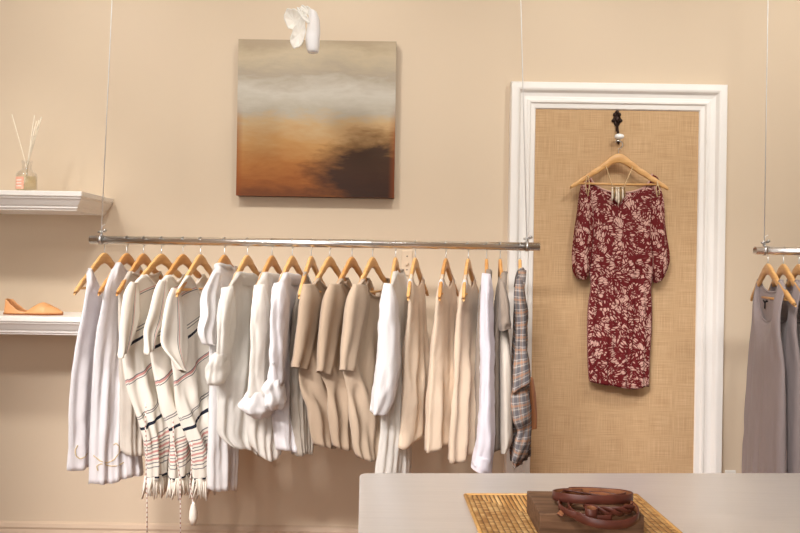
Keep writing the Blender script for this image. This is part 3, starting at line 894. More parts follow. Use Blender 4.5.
def collar(parent, mat, H_, ru=.102, rt=.022, drop=.082, h=.014, flare=.013, fall=.046, tilt=.030, seed=0):
    loc, ax = H_; tx = Vector((-ax.y, ax.x, 0)); n = 48; V_ = []; UV = []
    vis = 1 if tx.x < 0 else -1                     # the side that shows: the collar opens and dips there
    prof = [(0, -.014), (0, h * .5), (.001, h), (.003, h + .002), (flare * .5, h * .7), (flare, h - fall)]
    for r_, z in prof:
        for j in range(n):
            a = 2 * PI * j / n
            sd = math.sin(a); c_ = math.cos(a)
            p = loc + ax * ((ru + r_) * sd) + tx * ((rt + r_) * c_)
            dip = .030 * max(0, c_ * vis) ** 1.2
            p.z = loc.z - drop + z - dip - tilt * (1 - sd) / 2 + .010 * (1 - abs(sd)) * (1 if c_ * vis < 0 else 0) - .002 * math.sin(5 * a + seed)
            V_.append(p); UV.append((a * .07, z))
    F_ = []
    for i in range(len(prof) - 1):
        for j in range(n):
            F_.append((i * n + j, i * n + (j + 1) % n, (i + 1) * n + (j + 1) % n, (i + 1) * n + j))
    return mesh('collar', V_, F_, mat, parent, uvs=UV, solid=.0015)

YN, YF = 2.44, 2.86
def nl(pts, y0=YN, y1=None):       # near edge list with depth drifting from y0 to y1
    y1 = y0 if y1 is None else y1; n = len(pts)
    return [(p[0], p[1], p[2] if len(p) > 2 else lerp(y0, y1, i / max(n - 1, 1))) for i, p in enumerate(pts)]

def garment(name, H_, label, cat, group=None, zoff=-.3):
    loc = Vector(H_[0]); loc.z += zoff
    return tag(root(name, loc), label, cat, group)

EMB = []
def swirl(parent, pts, Y, name='embroidery'):
    P = [W(px, py, Y(px) if callable(Y) else Y) for px, py in pts]
    o = []
    for i in range(len(P) - 1):
        a, b_, c, d = P[max(i - 1, 0)], P[i], P[i + 1], P[min(i + 2, len(P) - 1)]
        for k in range(6):
            t_ = k / 6; o.append((b_ * 2 + (c - a) * t_ + (a * 2 - b_ * 5 + c * 4 - d) * t_ * t_ + (b_ * 3 - a - c * 3 + d) * t_ ** 3) * .5)
    o.append(P[-1])
    return B().tube(o, .003, 6).obj(name, M['embroidery'], parent)

# -- 1 white sleeveless top, far left
h = place_hanger(104.5, 'leftmost wooden hanger on the long rail, near end bare', kind=0)
t = garment('sleeveless_top', h, 'leftmost white linen sleeveless top on the long rail', 'top')
_, nk = body_mesh('body', t, M['linen'], h, nl([(87.5, 285), (84.5, 310), (78, 340), (73, 372), (69.5, 410), (67.8, 471)], 2.46, 2.42),
    [(110, 300, 2.80), (108, 360, 2.78), (108, 456, 2.72)], nu=.128, fu=.128, neckw=.105, df=.17, db=.15, vneck=True, seed=1, folds=.008)
neckband(t, M['linen'], nk, .0035, 'neck_binding')
c = W(101.3, 314, 2.66); B().box((c.x - .006, c.y - .001, c.z - .009), (c.x + .006, c.y + .001, c.z + .009)).obj('neck_tag', M['tag'], t, smooth=False)
EMB.append((t, [(78, 445), (75, 450), (76, 456), (80, 459), (85, 457), (88, 452)]))
# -- 2
h = place_hanger(126.8, 'second wooden hanger from the left on the long rail', kind=1)
t = garment('sleeveless_top', h, 'second white linen top from left, beige swirl embroidery near the hem', 'top')
_, nk = body_mesh('body', t, M['linen'], h, nl([(105, 288), (102.5, 308), (98, 330), (94.5, 362), (91, 404), (88.2, 484)], 2.46, 2.42),
    [(136, 300, 2.80), (138, 380, 2.72), (143, 473, 2.60)], nu=.115, fu=.115, neckw=.07, df=.12, db=.05, vneck=True, seed=2, folds=.009, hem=.0)
neckband(t, M['linen'], nk, .0035, 'neck_binding')
EMB.append((t, [(93, 455), (100, 461), (107, 463), (114, 460), (119, 453), (119.5, 447), (116, 443), (112.5, 446)]))
EMB.append((t, [(98, 471), (96.5, 466), (101, 463.5), (110, 466), (118, 466), (126, 461)]))
# -- 3
h = place_hanger(143.5, 'third wooden hanger from left on the long rail', kind=1)
t = garment('sleeveless_top', h, 'pale greige sleeveless top between white linen tops and striped ponchos', 'top')
_, nk = body_mesh('body', t, M['warmwhite'], h, nl([(118.5, 292), (119, 320), (121, 360), (121.5, 405), (119.8, 440), (122, 452)], 2.46, 2.44),
    [(150, 310, 2.82), (150, 400, 2.72), (147, 452, 2.62)], nu=.150, fu=.15, neckw=.112, df=.045, db=.02, seed=3, folds=.008, hem=.012)
neckband(t, M['warmwhite'], nk, .0045)

# -- ponchos
PG = 'striped ponchos on the long rail'
def poncho(px, kind, hl, label, near, far, flap, seed, cords, theta, neckw=.125, df=.13):
    h = place_hanger(px, hl, theta=theta, kind=kind)
    t = garment('striped_poncho', h, label, 'poncho', None)
    _, nk = body_mesh('body', t, M['stripe'], h, near, far, nu=.20, fu=.20, neckw=neckw, df=df, db=df - .045, vneck=True, seed=seed, folds=.009, kf=2.2, drape=.010, slant=.13,
              thick=((0, .009), (.12, .018), (.5, .026), (1, .028)), hemwave=.003)
    loft('sleeve', t, M['stripe'], flap, drs=[.008, .012, .013, .013, .012, .011][:len(flap)], seed=seed, wr=.001, ex=2.6, k=3, fa=.004, stripe=.70)
    neckband(t, M['fringe'], nk, .0032, 'neck_edge')
    # fringe along the hem
    fb = B(); rnd = random.Random(seed * 13)
    a, b_ = W(*near[-1]), W(far[-1][0], far[-1][1], 2.47 + (far[-1][2] - 2.47) * .48)
    for side in (-1, 1):
        for i in range(36):
            v = (i + rnd.random() * .8) / 36; prof = (1 - abs(2 * v - 1) ** 2.4) ** .6
            ch = b_ - a; nr = Vector((-ch.y, ch.x, 0)).normalized()
            p = a.lerp(b_, v) + nr * (side * .026 * prof); p.z += .012
            l = rnd.uniform(.055, .085); dx, dy = rnd.uniform(-.014, .010), rnd.uniform(-.012, .012)
            fb.tube([p, p + Vector((dx * .3, dy * .3, -l * .5)), p + Vector((dx, dy, -l))], [.0035, .0045, .0022], 5)
    o = fb.obj('fringe', M['fringe'], t)
    for (pts, Y, beads) in cords:
        P = [W(x, y, Y) for x, y in pts]
        cd = B().tube(P, .0022, 6).obj('cord', M['beadcord'], t)
    return t, h
poncho(161.5, 0, 'wooden hanger under the leftmost striped poncho', 'leftmost striped fringed poncho, partly behind the other two',
    nl([(127, 297), (123, 325), (122, 360), (127, 390), (137, 416), (144.5, 440), (146, 481)], 2.45, 2.46), [(180, 310, 2.80), (178, 400, 2.74), (168, 472, 2.64)],
    [(131, 282, 137.5, 283, 2.46, 2.50), (125, 294, 139, 300, 2.43, 2.50), (121.5, 318, 138.5, 318, 2.41, 2.50), (119.5, 341, 133, 334, 2.40, 2.47), (119, 359, 125, 350, 2.39, 2.43)], 4,
    [([(146, 404), (145.2, 425), (147, 450), (146, 476), (147, 500), (147, 545)], 2.405, 30)], 17)
poncho(183, 1, 'wooden hanger under the middle striped poncho', 'middle striped fringed poncho on the long rail',
    nl([(154, 293), (149, 325), (150, 357), (156, 390), (160, 412), (170, 428), (171, 482)], 2.45, 2.46), [(202, 310, 2.80), (200, 400, 2.74), (190, 472, 2.64)],
    [(160, 280, 167, 281, 2.46, 2.50), (154, 293, 168, 298, 2.43, 2.50), (148.5, 315, 164.5, 319, 2.41, 2.49), (143.5, 334, 158, 334, 2.40, 2.46), (146, 355, 151, 348, 2.39, 2.43)], 5,
    [([(173, 420), (173.5, 440), (180, 478), (180.3, 505), (180.6, 545)], 2.40, 26)], 14)
tp, hp = poncho(200.5, 0, 'wooden hanger of the rightmost striped poncho, its bar showing', 'rightmost striped fringed poncho with V neck and hanging tassel',
    nl([(171, 300), (169, 325), (170, 352), (173, 372), (176, 404), (182, 428), (192, 450), (195, 482)], 2.45, 2.46), [(217, 310, 2.80), (214, 400, 2.74), (213, 474, 2.64)],
    [(172, 288, 179, 289, 2.45, 2.49), (167, 300, 183, 305, 2.42, 2.50), (162, 324, 187, 328, 2.39, 2.50), (160.5, 344, 187.5, 350, 2.38, 2.48), (172, 359, 186, 368, 2.37, 2.43), (181, 370, 184.5, 373, 2.37, 2.40)], 6,
    [([(192, 440), (191.5, 465), (190, 485), (192.5, 500), (193, 508)], 2.41, 18)], 10, df=.16)
ts = W(193.3, 505, 2.41)
B().tube([ts + Vector((0, 0, .012)), ts, ts + Vector((0, 0, -.02)), ts + Vector((.001, 0, -.045)), ts + Vector((.002, 0, -.072))], [.003, .008, .013, .016, .008], 14).obj('tassel', M['fringe'], tp)

# -- 7 white top with ruffled armholes and long hem
h = place_hanger(224.5, 'wooden hanger of the ruffled white tunic', theta=10, kind=1)
t = garment('ruffled_tunic', h, 'long white tunic with ruffled armhole beside the striped ponchos', 'tunic')
_, nk = body_mesh('body', t, M['cotton'], h, nl([(212, 300), (210, 335), (211, 377), (210.5, 430), (210, 490)], 2.46, 2.44), [(238, 300, 2.82), (238, 400, 2.76), (234, 486, 2.68)],
    nu=.15, fu=.16, neckw=.075, df=.04, db=.01, seed=7, folds=.009, hem=.006)
loft('ruffle_sleeve', t, M['cotton'], [(214, 272, 223, 272, 2.47, 2.52), (207, 284, 221, 286, 2.43, 2.52), (202.5, 296, 217, 300, 2.41, 2.50), (204.5, 315, 216, 317, 2.40, 2.48), (200.5, 331, 214, 334, 2.39, 2.47), (205, 344, 213, 346, 2.40, 2.45)],
     drs=[.008, .016, .02, .02, .02, .014], wr=.003, k=4, seed=2, fa=.007, fk=2.4)
collar(t, M['cotton'], h, .075, .02, .052, .016, .005, .012)
# -- 8 gauze shirt with collar and rolled cuff
h = place_hanger(247.3, 'wooden hanger of the wide white gauze shirt', theta=11, kind=0)
t = garment('gauze_shirt', h, 'wide white gauze shirt with rolled cuff, right of the ruffled tunic', 'shirt')
body_mesh('body', t, M['gauze'], h, nl([(223, 300), (221, 330), (219, 370), (214.5, 405), (216.5, 434), (228, 444)], 2.45, 2.46), [(262, 300, 2.80), (262, 380, 2.74), (252, 446, 2.62)],
    nu=.205, fu=.205, neckw=.10, df=.05, db=.03, seed=8, folds=.007, kf=3.5, hem=.012, thick=((0, .01), (.12, .025), (.5, .036), (1, .034)))
collar(t, M['gauze'], h)
loft('sleeve', t, M['gauze'], [(221.5, 288, 233, 286, 2.45), (221.5, 303, 234, 304, 2.44), (220.5, 330, 231, 331, 2.43), (219, 358, 228, 360, 2.43)], drs=[.012, .045, .05, .045], seed=8, wr=.003, crinkle=.005, ax=h[1])
loft('cuff', t, M['gauze'], [(216.5, 352, 228, 354, 2.425), (212.5, 361, 227, 361, 2.42), (209, 371, 225.5, 371, 2.42), (209, 378, 224.5, 381, 2.42), (212, 383, 222, 384, 2.42)], drs=[.045, .055, .06, .055, .04], wr=.004, crinkle=.012, seed=4, k=4, ax=h[1])
# -- 9 sheer blouse
h = place_hanger(272, 'wooden hanger of the sheer white blouse', theta=11, kind=1)
t = garment('sheer_blouse', h, 'sheer white blouse with wide rolled cuff and curved shirt-tail hem', 'blouse')
body_mesh('body', t, M['sheer'], h, nl([(257, 300), (254.5, 335), (252, 380), (248, 415), (247, 432), (252, 446)], 2.45, 2.47), [(284, 300, 2.80), (284, 400, 2.72), (281, 448, 2.62)],
    nu=.205, fu=.205, neckw=.10, df=.05, db=.03, seed=9, folds=.007, hem=.045, hemwave=.001)
collar(t, M['sheer'], h)
loft('sleeve', t, M['sheer'], [(254, 285, 265, 284, 2.45), (254.5, 300, 268, 303, 2.44), (254, 330, 267, 332, 2.43), (251.5, 365, 266, 367, 2.425), (249, 394, 266, 396, 2.42)], drs=[.012, .05, .055, .055, .055], seed=9, wr=.004, crinkle=.006, ax=h[1])
loft('cuff', t, M['cotton'], [(249.5, 389, 267, 391, 2.42), (245, 396, 270, 399, 2.415), (242, 403, 271.5, 408, 2.415), (243, 407, 270, 413, 2.415), (249, 411, 265, 418, 2.42)], drs=[.05, .06, .066, .06, .045], wr=.004, crinkle=.012, seed=7, k=4, ax=h[1])
# -- 10 white shirt
h = place_hanger(292.3, 'wooden hanger of the narrow white shirt with gathered cuff', theta=12, kind=0)
t = garment('button_shirt', h, 'white shirt with gathered cuff, left of the bare hanger end', 'shirt')
body_mesh('body', t, M['linen'], h, nl([(276, 300), (273.5, 330), (272.5, 370), (272.5, 410), (275.5, 440), (278.5, 449)], 2.45, 2.46), [(304, 300, 2.80), (304, 400, 2.74), (300, 446, 2.62)],
    nu=.205, fu=.205, neckw=.10, df=.05, db=.03, seed=10, folds=.007, hem=.01)
collar(t, M['linen'], h)
loft('sleeve', t, M['linen'], [(274, 283, 284, 282, 2.45), (273, 296, 287, 298, 2.44), (272.5, 325, 285.5, 328, 2.43), (271.5, 355, 284, 357, 2.425), (270, 383, 283, 384, 2.42)], drs=[.012, .05, .05, .045, .04], seed=10, wr=.004, crinkle=.006, ax=h[1])
loft('cuff', t, M['cotton'], [(270, 377, 281.5, 376, 2.42), (265.5, 386, 282.5, 384, 2.415), (266, 394, 284, 394, 2.415), (266.5, 402, 284, 402, 2.415), (270, 408, 281, 409, 2.42)], drs=[.035, .05, .05, .05, .03], wr=.004, crinkle=.012, seed=5, k=5, ax=h[1])
c = W(273.7, 363.6, 2.372); B().lathe([(.001, 0), (.0045, 0), (.0045, -.002), (.001, -.003)], c, 12, 1).obj('button', M['steel'], t)
# -- 11 greige voile tank, near hanger end bare
h = place_hanger(311.3, 'wooden hanger with bare near end, left of the taupe tops', kind=0)
t = garment('voile_tank', h, 'greige sheer tank between the white shirt and first taupe top', 'top')
_, nk = body_mesh('body', t, M['greige'], h, nl([(294, 312), (290.5, 350), (290, 400), (292, 430), (295, 455)], 2.50, 2.48), [(318, 305, 2.80), (316, 400, 2.72), (310, 448, 2.62)],
    nu=.12, fu=.12, neckw=.095, df=.10, db=.06, seed=11, folds=.006, hem=.004)
neckband(t, M['greige'], nk, .003, 'neck_binding')
# -- taupe tops
def taupe(px, hl, label, mat, near, far, sleeve, seed, df=.08, kind=0, folds=.009, theta=19):
    h = place_hanger(px, hl, theta=theta, kind=kind)
    t = garment('draped_top', h, label, 'top')
    _, nk = body_mesh('body', t, M[mat], h, near, far, nu=.205, fu=.205, neckw=.128, df=df, db=df - .03, seed=seed, folds=folds, kf=2.6, drape=.018, crinkle=.001,
        thick=((0, .009), (.12, .022), (.5, .034), (1, .03)), hem=.012, hemwave=.002)
    neckband(t, M[mat], nk, .0042)
    loft('sleeve', t, M[mat], [(q[0], q[1], q[2] + (3, 5, 4, 2, 1)[i], q[3], q[4] - .02 * (i > 0), q[4] + (.06, .13, .12, .08, .06)[i]) for i, q in enumerate(sleeve)], drs=[.013, .030, .028, .024, .022, .02][:len(sleeve)], seed=seed, wr=.002, fa=.005, fk=2.0)
    return t
taupe(329.8, 'wooden hanger of the leftmost taupe top', 'leftmost of three taupe draped jersey tops', 'taupe',
    nl([(303, 300), (300, 335), (298, 375), (301, 392), (309, 408), (311, 436), (314, 444)], 2.45, 2.47), [(340, 305, 2.80), (340, 400, 2.74), (336, 444, 2.64)],
    [(304, 284, 312, 284, 2.45), (301.5, 300, 314, 301, 2.44), (298.5, 330, 310, 332, 2.435), (294.5, 357, 307, 360, 2.43), (293.5, 367, 304.5, 370, 2.43)], 12)
taupe(352, 'wooden hanger of the middle taupe top', 'middle of three taupe draped jersey tops', 'taupe',
    nl([(327, 300), (323, 335), (319, 372), (327, 388), (329, 420), (331, 436), (334, 446)], 2.45, 2.47), [(364, 305, 2.80), (362, 400, 2.74), (355, 446, 2.64)],
    [(330, 284, 338, 284, 2.45), (325, 300, 338, 302, 2.44), (321, 332, 334, 334, 2.435), (319, 358, 332, 362, 2.43), (318, 371, 331, 378, 2.43)], 13, kind=1)
taupe(372.6, 'wooden hanger of the lighter taupe top, bar visible in its neck', 'lightest taupe scoop-neck top beside the white long-sleeved shirt', 'taupe2',
    nl([(350, 300), (346.5, 335), (343.5, 372), (348, 396), (351, 422), (354.5, 450), (358, 457)], 2.45, 2.47), [(386, 305, 2.80), (384, 400, 2.74), (379, 456, 2.64)],
    [(354, 284, 362, 285, 2.45), (349.5, 299, 362, 302, 2.44), (346, 332, 357, 334, 2.435), (343.5, 358, 354, 361, 2.43), (343, 370, 351.5, 372, 2.43)], 14, df=.105)
# -- 15 white long sleeve tunic
h = place_hanger(395.6, 'wooden hanger of the white long-sleeved tunic', kind=0)
t = garment('long_sleeved_tunic', h, 'white long-sleeved tunic hanging down behind the counter edge', 'tunic')
_, nk = body_mesh('body', t, M['gauze'], h, nl([(388, 300), (385, 340), (384.5, 400), (380, 450), (375.5, 482)], 2.46, 2.44), [(412, 305, 2.80), (410, 400, 2.74), (410, 478, 2.64)],
    nu=.18, fu=.205, neckw=.08, df=.07, db=.015, seed=15, folds=.007, hem=.0)
loft('sleeve', t, M['cotton'], [(384, 283, 392, 284, 2.455), (380.5, 300, 397, 303, 2.44), (378, 335, 399, 338, 2.43), (376, 365, 399, 368, 2.425), (373, 392, 395, 395, 2.42), (371.5, 410, 388, 414, 2.42)], drs=[.012, .05, .06, .06, .06, .06], seed=15, wr=.004, crinkle=.006, ax=h[1])
# -- cream camisoles
CG = 'cream silk camisoles'
def cami(px, hl, label, near, far, seed, theta=12, kind=0):
    h = place_hanger(px, hl, theta=theta, kind=kind)
    t = garment('camisole', h, label, 'camisole')
    _, nk = body_mesh('body', t, M['cream'], h, near, far, nu=.128, fu=.128, neckw=.10, df=.07, db=.05, seed=seed, folds=.009, kf=2.4,
        thick=((0, .008), (.12, .02), (.5, .03), (1, .034)), hem=.006, drape=.004)
    loc, ax = h
    for sg in (1, -1):       # white strap loop over the hanger arm
        u = .13 * sg; p = loc + ax * u + Vector((.006, 0, arm(u)))
        n = 20; V_ = []
        for e in (-.006, .006):
            for i in range(n):
                a_ = 2 * PI * i / n; q = p + ax * e + Vector((.0095 * math.cos(a_), 0, -.016 + .0195 * math.sin(a_) + (arm(u + e * sg) - arm(u)))); V_.append(q)
        mesh('strap', V_, [(i, (i + 1) % n, n + (i + 1) % n, n + i) for i in range(n)], M['cotton'], t, solid=.0015)
    return t
cami(415.3, 'wooden hanger of the leftmost cream camisole', 'leftmost cream silk camisole, next to the white long-sleeved tunic',
    nl([(410, 300), (408.5, 320), (406, 352), (405, 384), (403, 410), (399.5, 449)], 2.47, 2.44), [(424, 305, 2.80), (425, 360, 2.76), (427.5, 421, 2.72)], 16)
cami(446, 'wooden hanger of the middle cream camisole', 'middle cream silk camisole of the three on the rail',
    nl([(437, 300), (435, 325), (431.5, 360), (430.5, 384), (429, 410), (427, 453)], 2.47, 2.44), [(456, 305, 2.80), (456, 360, 2.76), (455, 428, 2.72)], 17, 14, 1)
cami(468.3, 'wooden hanger of the rightmost cream camisole', 'rightmost cream silk camisole, left of the pale shirt',
    nl([(460, 300), (457.5, 325), (456, 360), (455, 384), (453, 410), (450, 464)], 2.47, 2.44), [(478, 305, 2.80), (478, 360, 2.76), (478, 440, 2.72)], 18, 14)
# -- 19 pale shirt seen edge on
h = place_hanger(486.6, 'wooden hanger of the pale edge-on shirt', theta=8, kind=1)
t = garment('pale_shirt', h, 'narrow pale white shirt seen edge-on, right of cream camisoles', 'shirt')
_, nk = body_mesh('body', t, M['grey'], h, nl([(481, 300), (479, 340), (478, 400), (479, 440)], 2.50, 2.48), [(489, 300, 2.80), (490, 400, 2.74), (490, 440, 2.70)],
    nu=.16, fu=.2, neckw=.075, df=.05, db=.01, seed=19, folds=.004, thick=((0, .01), (.2, .02), (1, .028)))
loft('sleeve', t, M['lavender'], [(482, 273, 490.5, 274, 2.46), (481, 285, 492, 287, 2.445), (480, 320, 493, 322, 2.435), (480, 360, 493.5, 362, 2.43), (479, 405, 494, 408, 2.425), (476, 440, 493.5, 444, 2.42), (472, 462, 492, 468, 2.42)], drs=[.014, .045, .055, .055, .055, .055, .055], seed=19, wr=.004, crinkle=.006, k=5, ax=h[1])
loft('cuff', t, M['lavender'], [(475, 452, 493, 457, 2.42), (472, 462, 492.5, 468, 2.42), (471.5, 466, 492, 472, 2.42)], drs=[.058, .06, .058], seed=3, wr=.002, ax=h[1])
# -- 20 warm grey tee over pale lining
h = place_hanger(500.2, 'wooden hanger of the warm grey tee', theta=6, kind=1)
t = garment('layered_tee', h, 'warm grey tee with pale underlayer, left of the plaid shirt', 'top')
_, nk = body_mesh('body', t, M['grey'], h, nl([(500, 300), (496, 340), (494.5, 380), (494, 452)], 2.46, 2.46), [(500, 300, 2.80), (502, 400, 2.74), (503, 440, 2.70)],
    nu=.19, fu=.2, neckw=.08, df=.05, db=.01, seed=20, folds=.004, thick=((0, .01), (.2, .02), (1, .026)))
neckband(t, M['grey'], nk, .004)
loft('sleeve', t, M['grey'], [(499.5, 280, 504, 281, 2.455), (499, 296, 508, 297, 2.44), (499, 312, 510, 313, 2.435), (499.5, 325, 511, 322, 2.43), (500.5, 331, 510.5, 327, 2.43)], drs=[.012, .05, .06, .06, .05], seed=20, wr=.003, ax=h[1])
loft('underlayer', t, M['warmwhite'], [(500, 330, 508, 330, 2.50), (500.5, 360, 511, 360, 2.46), (501, 410, 512, 410, 2.45), (501, 438, 512, 437, 2.45), (501, 452, 508, 447, 2.45)], drs=[.03, .06, .06, .06, .055], seed=22, wr=.002, ax=h[1])
# -- 21 plaid shirt
h = place_hanger(520, 'rightmost wooden hanger on the long rail', theta=10, kind=0)
t = garment('plaid_shirt', h, 'grey and orange plaid shirt at the right end of the long rail', 'shirt')
body_mesh('body', t, M['plaid'], h, nl([(519, 302), (517, 345), (513, 400), (512, 440), (513.5, 464)], 2.45, 2.47), [(520, 300, 2.80), (526, 400, 2.66), (528, 452, 2.60)],
    nu=.19, fu=.2, neckw=.075, df=.05, db=.01, seed=21, folds=.007, kf=3, thick=((0, .012), (.2, .022), (1, .024)), hem=.004, drape=.006)
collar(t, M['plaid'], h, .07, .016, .055, .02, .006, .03)
loft('sleeve', t, M['plaid'], [(516, 279, 522, 279, 2.46), (514.5, 296, 525, 297, 2.445), (515, 320, 527.5, 318, 2.44), (515, 345, 526.5, 345, 2.435), (512.5, 370, 530.5, 364, 2.43), (510.5, 392, 531.5, 380, 2.43)], drs=[.012, .045, .055, .055, .06, .06], seed=21, wr=.005, k=4, ax=h[1])
loft('shirt_tail', t, M['plaid'], [(512, 384, 525, 380, 2.44), (509.5, 400, 529, 398, 2.43), (512, 418, 530, 412, 2.43), (517, 430, 530, 427, 2.44), (513, 442, 528.5, 446, 2.44), (511, 456, 521, 461, 2.44), (513.5, 466, 516, 467, 2.44)], drs=[.04, .05, .05, .04, .045, .045, .02], seed=25, wr=.006, k=3, ax=h[1])
loft('front_corner', t, M['plaidorange'], [(528, 378, 533, 378, 2.58), (528, 395, 535.5, 395, 2.58), (528, 415, 537, 414, 2.58), (529, 429, 537, 427, 2.58)], drs=[.02, .03, .03, .03], seed=26, wr=.002, ax=h[1])

# ------------------------------------------------------------------ grey dresses at right
GH2 = 'wooden hangers on the right rail'
dress0 = None
for i, (px, hl, dl) in enumerate(((768, 'leftmost wooden hanger on the right rail', 'front grey jersey tank dress, leftmost on the right rail'),
                                  (783.5, 'second wooden hanger from left on the right rail', 'second grey jersey tank dress, behind the front one'),
                                  (799, 'third wooden hanger on the right rail, cut by the photo edge', 'third grey tank dress at the right edge of the photo'))):
    h = place_hanger(px, hl, theta=8, kind=2, rz=RZ2, group=GH2)
    if dress0 is None:
        h0 = h
        t = garment('tank_dress', h, dl, 'dress')
        _, nk = body_mesh('body', t, M['greydress'], h, nl([(781, 305), (779, 325), (780, 345), (784, 362), (784.5, 400), (783.5, 520), (782, 640)], 2.50, 2.45),
            [(753, 300, 2.78), (753, 322, 2.78), (749.5, 348, 2.80), (747, 400, 2.80), (744.5, 470, 2.80), (742, 560, 2.80)],
            nu=.150, fu=.150, neckw=.105, df=.165, db=.05, narrow=False, seed=31, folds=.007, kf=3.2, ns=60, hem=.0, thick=((0, .008), (.1, .018), (.5, .032), (1, .04)))
        neckband(t, M['greydress'], nk, .004, 'neck_binding')
        # small black print inside the back of the neck
        cc = h[0] + Vector((-.004, .01, -.160))
        b = B(); b.tube([cc + Vector((0, -.010, .014)), cc + Vector((0, 0, .004)), cc + Vector((0, .012, .015))], .0028, 6)
        b.tube([cc + Vector((0, 0, .004)), cc + Vector((0, .001, -.018))], .0026, 6); b.ball(cc + Vector((0, -.012, .012)), .005, 8, 6)
        b.obj('neck_print', M['black'], t)
        dress0 = t
    else:
        t = copy_tree(dress0); t.location = dress0.location + (h[0] - h0[0]); tag(t, dl, 'dress')

# ------------------------------------------------------------------ coat hook, hanger, dress and necklace on the burlap door
PF = WALL - .014            # burlap face
kc = W(619.3, 136.5, PF - .040)
t = tag(root('coat_hook', (kc.x, PF, kc.z)), 'ornate dark bronze coat hook with white knob on the burlap', 'hook')
tp_ = W(618.8, 110.5, PF)
b = B()
def plate(pts, y0, y1):
    n = len(pts); v = [(x, y0, z) for x, z in pts] + [(x, y1, z) for x, z in pts]
    b.add(v, [tuple(range(n)), tuple(reversed(range(n, 2 * n)))] + [(i, n + i, n + (i + 1) % n, (i + 1) % n) for i in range(n)])
zz = tp_.z; xx = kc.x
half = [(.0, 0), (.006, -.003), (.009, -.010), (.016, -.014), (.018, -.022), (.013, -.028), (.017, -.036), (.024, -.044), (.022, -.051), (.012, -.055), (.011, -.064), (.005, -.072), (.004, -.09), (0, -.095)]
outl = [(xx + a, zz + z) for a, z in half] + [(xx - a, zz + z) for a, z in reversed(half[1:-1])]
plate(outl, PF - .007, PF)
for sx in (-1, 1):
    b.ball((xx + sx * .010, PF - .008, zz - .020), (.006, .004, .007)); b.ball((xx + sx * .015, PF - .008, zz - .045), (.007, .004, .006))
b.ball((xx, PF - .009, zz - .012), (.005, .005, .007)); b.ball((xx, PF - .009, zz - .04), (.009, .006, .013))
b.obj('backplate', M['iron'], t)
B().tube([(xx, PF - .004, zz - .058), (xx, PF - .014, zz - .082), (xx, PF - .024, zz - .100), (xx, PF - .034, kc.z - .006), (xx, PF - .04, kc.z)], [.005, .005, .0045, .004, .005], 10).obj('hook_arm', M['iron'], t)
B().ball((kc.x, kc.y, kc.z), (.021, .014, .013), 18, 12).obj('knob', M['porcelain'], t)
# lower prong that carries the hanger
pr = [(xx, PF - .012, zz - .085), (xx, PF - .018, kc.z - .024), (xx, PF - .032, kc.z - .030), (xx - .002, PF - .048, kc.z - .022)]
B().tube(pr, .004, 8).obj('lower_prong', M['iron'], t)

hp_ = W(618.6, 153.5, PF - .046)
th = root('clothes_hanger', hp_)
th_dz = (kc.z - .0255) - hp_.z
hanger_parts(th, th_dz, M['hanger'], hook_r=.017, rod_r=.004)
th.rotation_euler = (0, 0, -math.radians(90))
tag(th, 'wooden hanger on the bronze hook, holding the red dress', 'hanger')
dh = (hp_, Vector((-1, 0, 0)))
YD = PF - .046
t = tag(root('printed_dress', (hp_.x, YD, hp_.z - .6)), 'red and cream printed dress hanging on the burlap door', 'dress')
dress_near = [(582, 205, YD), (583, 240, YD), (587, 270, YD), (591, 284, YD), (588, 300, YD), (587.3, 335, YD), (588.3, 374, YD), (589.5, 380, YD)]
dress_far = [(661, 205, YD), (660, 240, YD), (656, 270, YD), (651, 285, YD), (653, 303, YD), (652, 335, YD), (648.5, 378, YD), (648, 386, YD)]
_, nk = body_mesh('body', t, M['batik'], dh, dress_near, dress_far, nu=.165, fu=.165, neckw=.135, df=.115, db=.085, seed=41, folds=.010, kf=4.5, ns=90, nv=70,
    thick=((0, .009), (.1, .022), (.35, .03), (.47, .018), (.56, .028), (1, .030)), hem=.018, hemwave=.004, gather=((.49, .0035, .05), (.58, .003, .06)), back_bulge=.6)
nb = neckband(t, M['batik'], nk, .004)
loft('sleeve', t, M['batik'], [(581.5, 181, 589, 181, YD), (578.5, 200, 592, 202, YD), (575.5, 228, 592, 230, YD - .004), (573, 255, 590, 257, YD - .006), (573.5, 270, 589, 272, YD - .006), (577, 279, 586, 280, YD)], drs=[.01, .026, .034, .036, .034, .02], seed=42, wr=.004, k=6, ax=Vector((0, -1, 0)), uvscale=.9)
loft('sleeve', t, M['batik'], [(652, 183, 659, 183, YD), (650, 202, 662.5, 200, YD), (650, 230, 665, 228, YD - .004), (651, 255, 668, 256, YD - .006), (652.5, 270, 667, 268, YD - .006), (655, 283, 661, 280, YD)], drs=[.01, .026, .034, .036, .034, .02], seed=43, wr=.005, k=5, ax=Vector((0, -1, 0)), uvscale=.9)
for (pts) in (((587.5, 175), (585.5, 184), (587, 194)), ((588.5, 176), (589.5, 185), (588, 196)), ((658, 182), (656, 189), (657.5, 197)), ((657, 181), (659.5, 189), (659, 195))):
    B().tube([W(x, y, YD - .018 - .006 * k) for k, (x, y) in enumerate(pts)], .0022, 6).obj('tie_cord', M['cord'], t)

